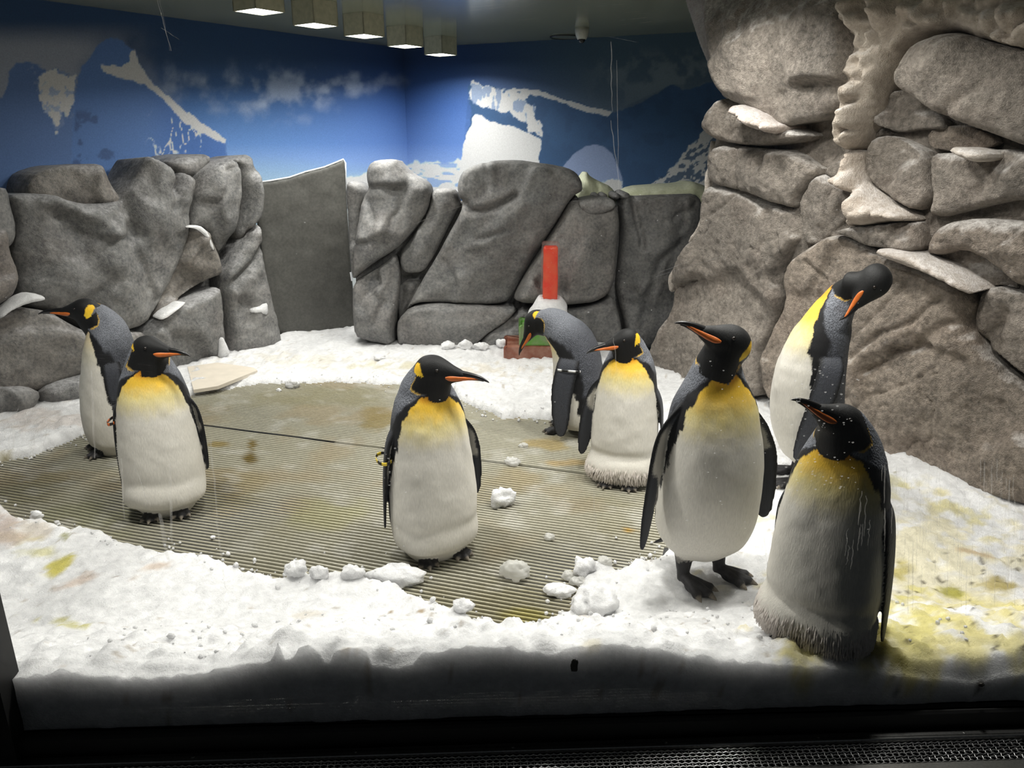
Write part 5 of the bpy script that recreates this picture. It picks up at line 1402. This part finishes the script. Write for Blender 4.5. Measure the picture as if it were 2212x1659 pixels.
    for sd_ in (-1, 1):
        V_, Fc_ = bill_loft([(.044, -.012, .003, .002, sd_ * .0295), (.054, -.0150, .0072, .0042, sd_ * .0258), (.070, -.0175, .0078, .0042, sd_ * .0190), (.088, -.0192, .0066, .0042, sd_ * .0122), (.106, -.0205, .0048, .004, sd_ * .0080), (.126, -.0215, .0034, .0028, sd_ * .0052), (.136, -.0235, .001, .001, sd_ * .0035)])
        o_ = part('bill_plate', V_, Fc_, C_BILLO, par=bill); o_['label'] = 'orange plate on the lower bill'
        ev = hc + (hd * .022 + hu * .012 + hs * sd_ * .0360) * HS
        th_ = np.linspace(0, math.pi, 9); ph_ = np.linspace(0, 2 * math.pi, 14, endpoint=False)
        A_, B_ = np.meshgrid(th_, ph_, indexing='ij')
        V_ = ev + 0.0062 * np.stack([np.sin(A_) * np.cos(B_), np.sin(A_) * np.sin(B_), np.cos(A_)], -1).reshape(-1, 3)
        part('eye', L(V_), [tuple(q) for q in ring_faces(9, 14)], lin((40, 22, 14)), mat=M_EYE)
    if band:
        bsd, bz_, cols_, (bf_, bs_), (ra, rb_) = band
        n_ = 40; an_ = np.linspace(0, 2 * math.pi, n_, endpoint=False)
        V_ = []; cb = []
        for dz, rr1 in ((-.006, 1.0), (-.006, 1.06), (.006, 1.06), (.006, 1.0)):
            for q_, t_ in enumerate(an_):
                V_.append((bs_ + ra * rr1 * math.cos(t_), bf_ + rb_ * rr1 * math.sin(t_), bz_ + dz + 0.006 * math.cos(t_)))
                cb.append(lin(cols_[0]) if (q_ // 4) % 2 else lin(cols_[1]))
        Fb_ = [(r_ * n_ + j_, r_ * n_ + (j_ + 1) % n_, ((r_ + 1) % 4) * n_ + (j_ + 1) % n_, ((r_ + 1) % 4) * n_ + j_) for r_ in range(4) for j_ in range(n_)]
        o_ = part('flipper_band', L(np.array(V_)), Fb_, np.array(cb)); o_['label'] = bsd
    if fluff:   # loose down tufts hanging from the belly fold
        rg = np.random.default_rng(seed)
        Vt, Ft = [], []
        sel = (P[:, 2] > brood[0] - brood[1] * 1.1) & (P[:, 2] < brood[0] + brood[1] * 0.8) & (np.abs(tt) < 95)
        ids = rg.choice(np.nonzero(sel)[0], fluff)
        for i_ in ids:
            p_ = P[i_]; q_ = p_ - np.array([0, R[0, 1], 0]); od = np.array([q_[0], q_[1], 0]); od /= np.linalg.norm(od) + 1e-9
            sdv = np.cross(od, [0, 0, 1]); le = rg.uniform(.02, .042); wd_ = rg.uniform(.0015, .0032)
            sdv = sdv + rg.normal(0, .3, 3) * 0.3
            b_ = len(Vt)
            for t_, w_, o1 in ((0, .5, -.002), (.4, 1, .003), (.75, .7, .005), (1, .1, .007)):
                m_ = p_ + od * o1 + np.array([0, 0, -1]) * le * t_ + sdv * rg.normal(0, .0012)
                Vt += [m_ - sdv * wd_ * w_, m_ + od * .003, m_ + sdv * wd_ * w_]
            for r_ in range(3):
                for k_ in (0, 1):
                    Ft.append((b_ + r_ * 3 + k_, b_ + r_ * 3 + k_ + 1, b_ + r_ * 3 + k_ + 4, b_ + r_ * 3 + k_ + 3))
        Vt = np.array(Vt); Vt[:, 2] = np.maximum(Vt[:, 2], .004)
        o_ = part('belly_down', L(Vt), Ft, lin((226, 218, 210)), mat=M_DOWN); o_['kind'] = 'stuff'
    return root
t_ = NT('eye_gloss')
co_ = t_.N('ShaderNodeTexCoord').outputs['Object']
M_EYE = t_.principled(Base_Color=t_.ramp(t_.noise(co_, 20), [(0.3, (0.004, 0.003, 0.002)), (0.7, (0.02, 0.012, 0.008))]), Roughness=0.3)
M_DOWN = m_attr('belly_down_feathers', 0.8, 90, 0.1, 0.2)

def side_flip(sg, out=0.03, tipz=.20, rootz=.53, fo=-.02, tipf=-.02, w=1.0, chord=(0, 1, 0), body=.142, **k):
    return dict(path=[(sg * (body - .035), fo, rootz), (sg * (body + .008), fo, rootz - .07), (sg * (body + .014 + out * .5), (fo + tipf) / 2, (rootz + tipz) / 2), (sg * (body + .010 + out), tipf, tipz)], w=w, chord=chord, **k)

two_feet = lambda sx=.062, f0=.07, y=8, ln=.105: [dict(at=(-sx, f0), yaw=-y, len=ln), dict(at=(sx, f0), yaw=y, len=ln)]

PENGUINS = True
if PENGUINS:
    # lone penguin in the middle
    penguin((938, 1184), 28, 'lone crouching king penguin on the mat with a yellow flipper band', CROUCH, 1.03,
            head=dict(at=(.012, .026, .722), yaw=78, pitch=3), flippers=[side_flip(-1, .03, .12, .53, -.03, -.03, w=1.1, chord=(-.3, .95, 0)), side_flip(1, .035, .18, .52, chord=(.75, .65, 0), w=1.05)], feet=two_feet(.06, .055, 10),
            brood=(.07, .06, .016, .005), seed=1, band=('yellow and black flipper band', .40, ((235, 205, 60), (20, 20, 20)), (-.03, -.172), (.024, .050)))
    # front one of the pair at the left
    penguin((366, 1094), 17, 'crouching king penguin with a bright yellow breast standing in front of its mate', CROUCH, 1.0,
            head=dict(at=(.018, .022, .726), yaw=72, pitch=8), flippers=[side_flip(-1, .02, .08, .53, -.02, -.02, w=1.1), side_flip(1, .022, .15, .52, chord=(.5, .8, 0))], feet=two_feet(.055, .062, 6),
            brood=(.085, .06, .022, .004), seed=2, band=('orange flipper band', .42, ((220, 110, 40), (30, 20, 20)), (-.02, -.168), (.022, .048)))
    # the one behind it
    penguin((262, 968), -62, 'king penguin seen from the side behind its mate, bill pointing at the grey rocks', CROUCH, 1.02,
            head=dict(at=(-.005, .055, .730), yaw=-88, pitch=6, bill=1.15), flippers=[side_flip(-1, .0, .16, .52), side_flip(1, .0, .16, .52)], feet=two_feet(.06, .07, 6), seed=3, chest_sat=.25)
    # bending one in front of the ice blocks
    BEND = [(.00, -.03, .03, .07, .06, .07), (.03, -.03, .045, .108, .09, .10), (.08, -.03, .075, .135, .12, .118), (.15, -.025, .13, .150, .138, .13), (.25, -.025, .21, .154, .14, .135),
            (.38, -.02, .30, .150, .135, .132), (.50, -.005, .385, .143, .124, .130), (.62, .02, .46, .133, .108, .128), (.70, .05, .51, .122, .094, .120), (.76, .085, .548, .106, .082, .104),
            (.82, .12, .58, .090, .072, .090), (.88, .155, .595, .074, .062, .074), (.94, .19, .595, .058, .052, .056), (1.0, .215, .588, .044, .044, .044)]
    penguin((1240, 922), -108, 'king penguin bending forward with its bill lowered over the green ice block', BEND, 1.03,
            head=dict(at=(-.005, .225, .585), yaw=-100, pitch=-54, neck=0, throat=.9, throat_c=.88), flippers=[dict(path=[(-.09, 0, .46), (-.15, .0, .39), (-.172, .02, .25), (-.175, .02, .04)], chord=(0, 1, 0), w=1.35), dict(path=[(.09, 0, .47), (.15, .01, .40), (.172, .03, .25), (.178, .03, .03)], chord=(0, 1, 0), w=1.45)],
            feet=two_feet(.06, .06, 6), seed=4, chest_sat=.6, band=('black and white flipper band', .385, ((225, 225, 225), (20, 20, 20)), (.0, .152), (.026, .058)))
    # crouching one beside the bending one
    penguin((1345, 1028), -18, 'crouching king penguin with fluffy belly down over its toes beside the bending penguin', CROUCH, .95,
            head=dict(at=(-.012, .026, .716), yaw=-76, pitch=-3), flippers=[side_flip(-1, .06, .10, .51, 0, .02, chord=(-.8, .6, 0), w=1.15, tipdark=.6), side_flip(1, .03, .22, .51, w=1.1)], feet=two_feet(.05, .098, 8),
            brood=(.085, .055, .034, .012), seed=5, fluff=1600)
    # tall standing one
    penguin((1512, 1246), 13, 'tall standing king penguin with open flippers and raised bill on the snow edge', STAND, 1.06,
            head=dict(at=(.018, .022, .828), yaw=-74, pitch=33), flippers=[dict(path=[(-.10, 0, .635), (-.165, .0, .54), (-.205, .03, .40), (-.245, .06, .17)], chord=(-.8, .6, 0), w=1.1), dict(path=[(.095, 0, .61), (.16, -.02, .52), (.205, -.02, .40), (.215, .0, .20)], chord=(.8, .6, 0), w=1.2, tipdark=.62)],
            feet=[dict(at=(-.075, .03), yaw=28, len=.135, fat=1.25), dict(at=(.065, .01), yaw=48, len=.135, fat=1.25)], legs=True, seed=6, tail=((0, -.09, .13), (-.08, -.20, .03)))
    # preening one before the cliff
    PREEN = [(.00, -.03, .10, .06, .05, .06), (.03, -.025, .115, .10, .08, .09), (.08, -.02, .15, .130, .112, .110), (.15, -.01, .21, .146, .136, .124), (.25, .005, .30, .152, .150, .130),
             (.38, .01, .40, .150, .154, .126), (.50, .008, .50, .143, .144, .118), (.62, .0, .595, .130, .122, .108), (.70, -.012, .66, .114, .100, .098), (.76, -.022, .71, .096, .082, .086),
             (.82, -.040, .755, .078, .066, .074), (.86, -.062, .80, .064, .056, .060), (.92, -.098, .845, .054, .050, .052, .03), (1.0, -.135, .87, .045, .045, .045, .065)]
    penguin((1732, 1040), -104, 'tall king penguin twisting its neck to preen its back before the rock cliff', PREEN, 1.06,
            head=dict(at=(.075, -.150, .868), yaw=0, pitch=0, dir=(.34, .42, -.84), up=(.2, -1, 0), bill=.85, neck=0, patch=0, nape=0, throat=.85, throat_c=.90), flippers=[dict(path=[(-.085, -.02, .60), (-.145, -.02, .54), (-.16, .0, .40), (-.16, .03, .22)], chord=(0, .9, .2), w=1.15), dict(path=[(.085, -.03, .60), (.15, -.03, .54), (.178, .0, .40), (.185, .06, .17)], chord=(0, 1, .2), w=1.2)],
            feet=two_feet(.06, .03, 8, .115), legs=True, seed=7, chest_sat=.95)
    # front right brooding one
    penguin((1762, 1368), -40, 'brooding king penguin hunched low beside the yellow-stained snow, bill raised', CROUCH, .91,
            head=dict(at=(-.005, .030, .715), yaw=-72, pitch=38), flippers=[side_flip(-1, .01, .20, .50), side_flip(1, .03, .02, .51, -.02, -.05, w=1.1)], feet=two_feet(.05, .090, 8),
            brood=(.085, .055, .030, .012), seed=8, fluff=2200, voxel=.004)
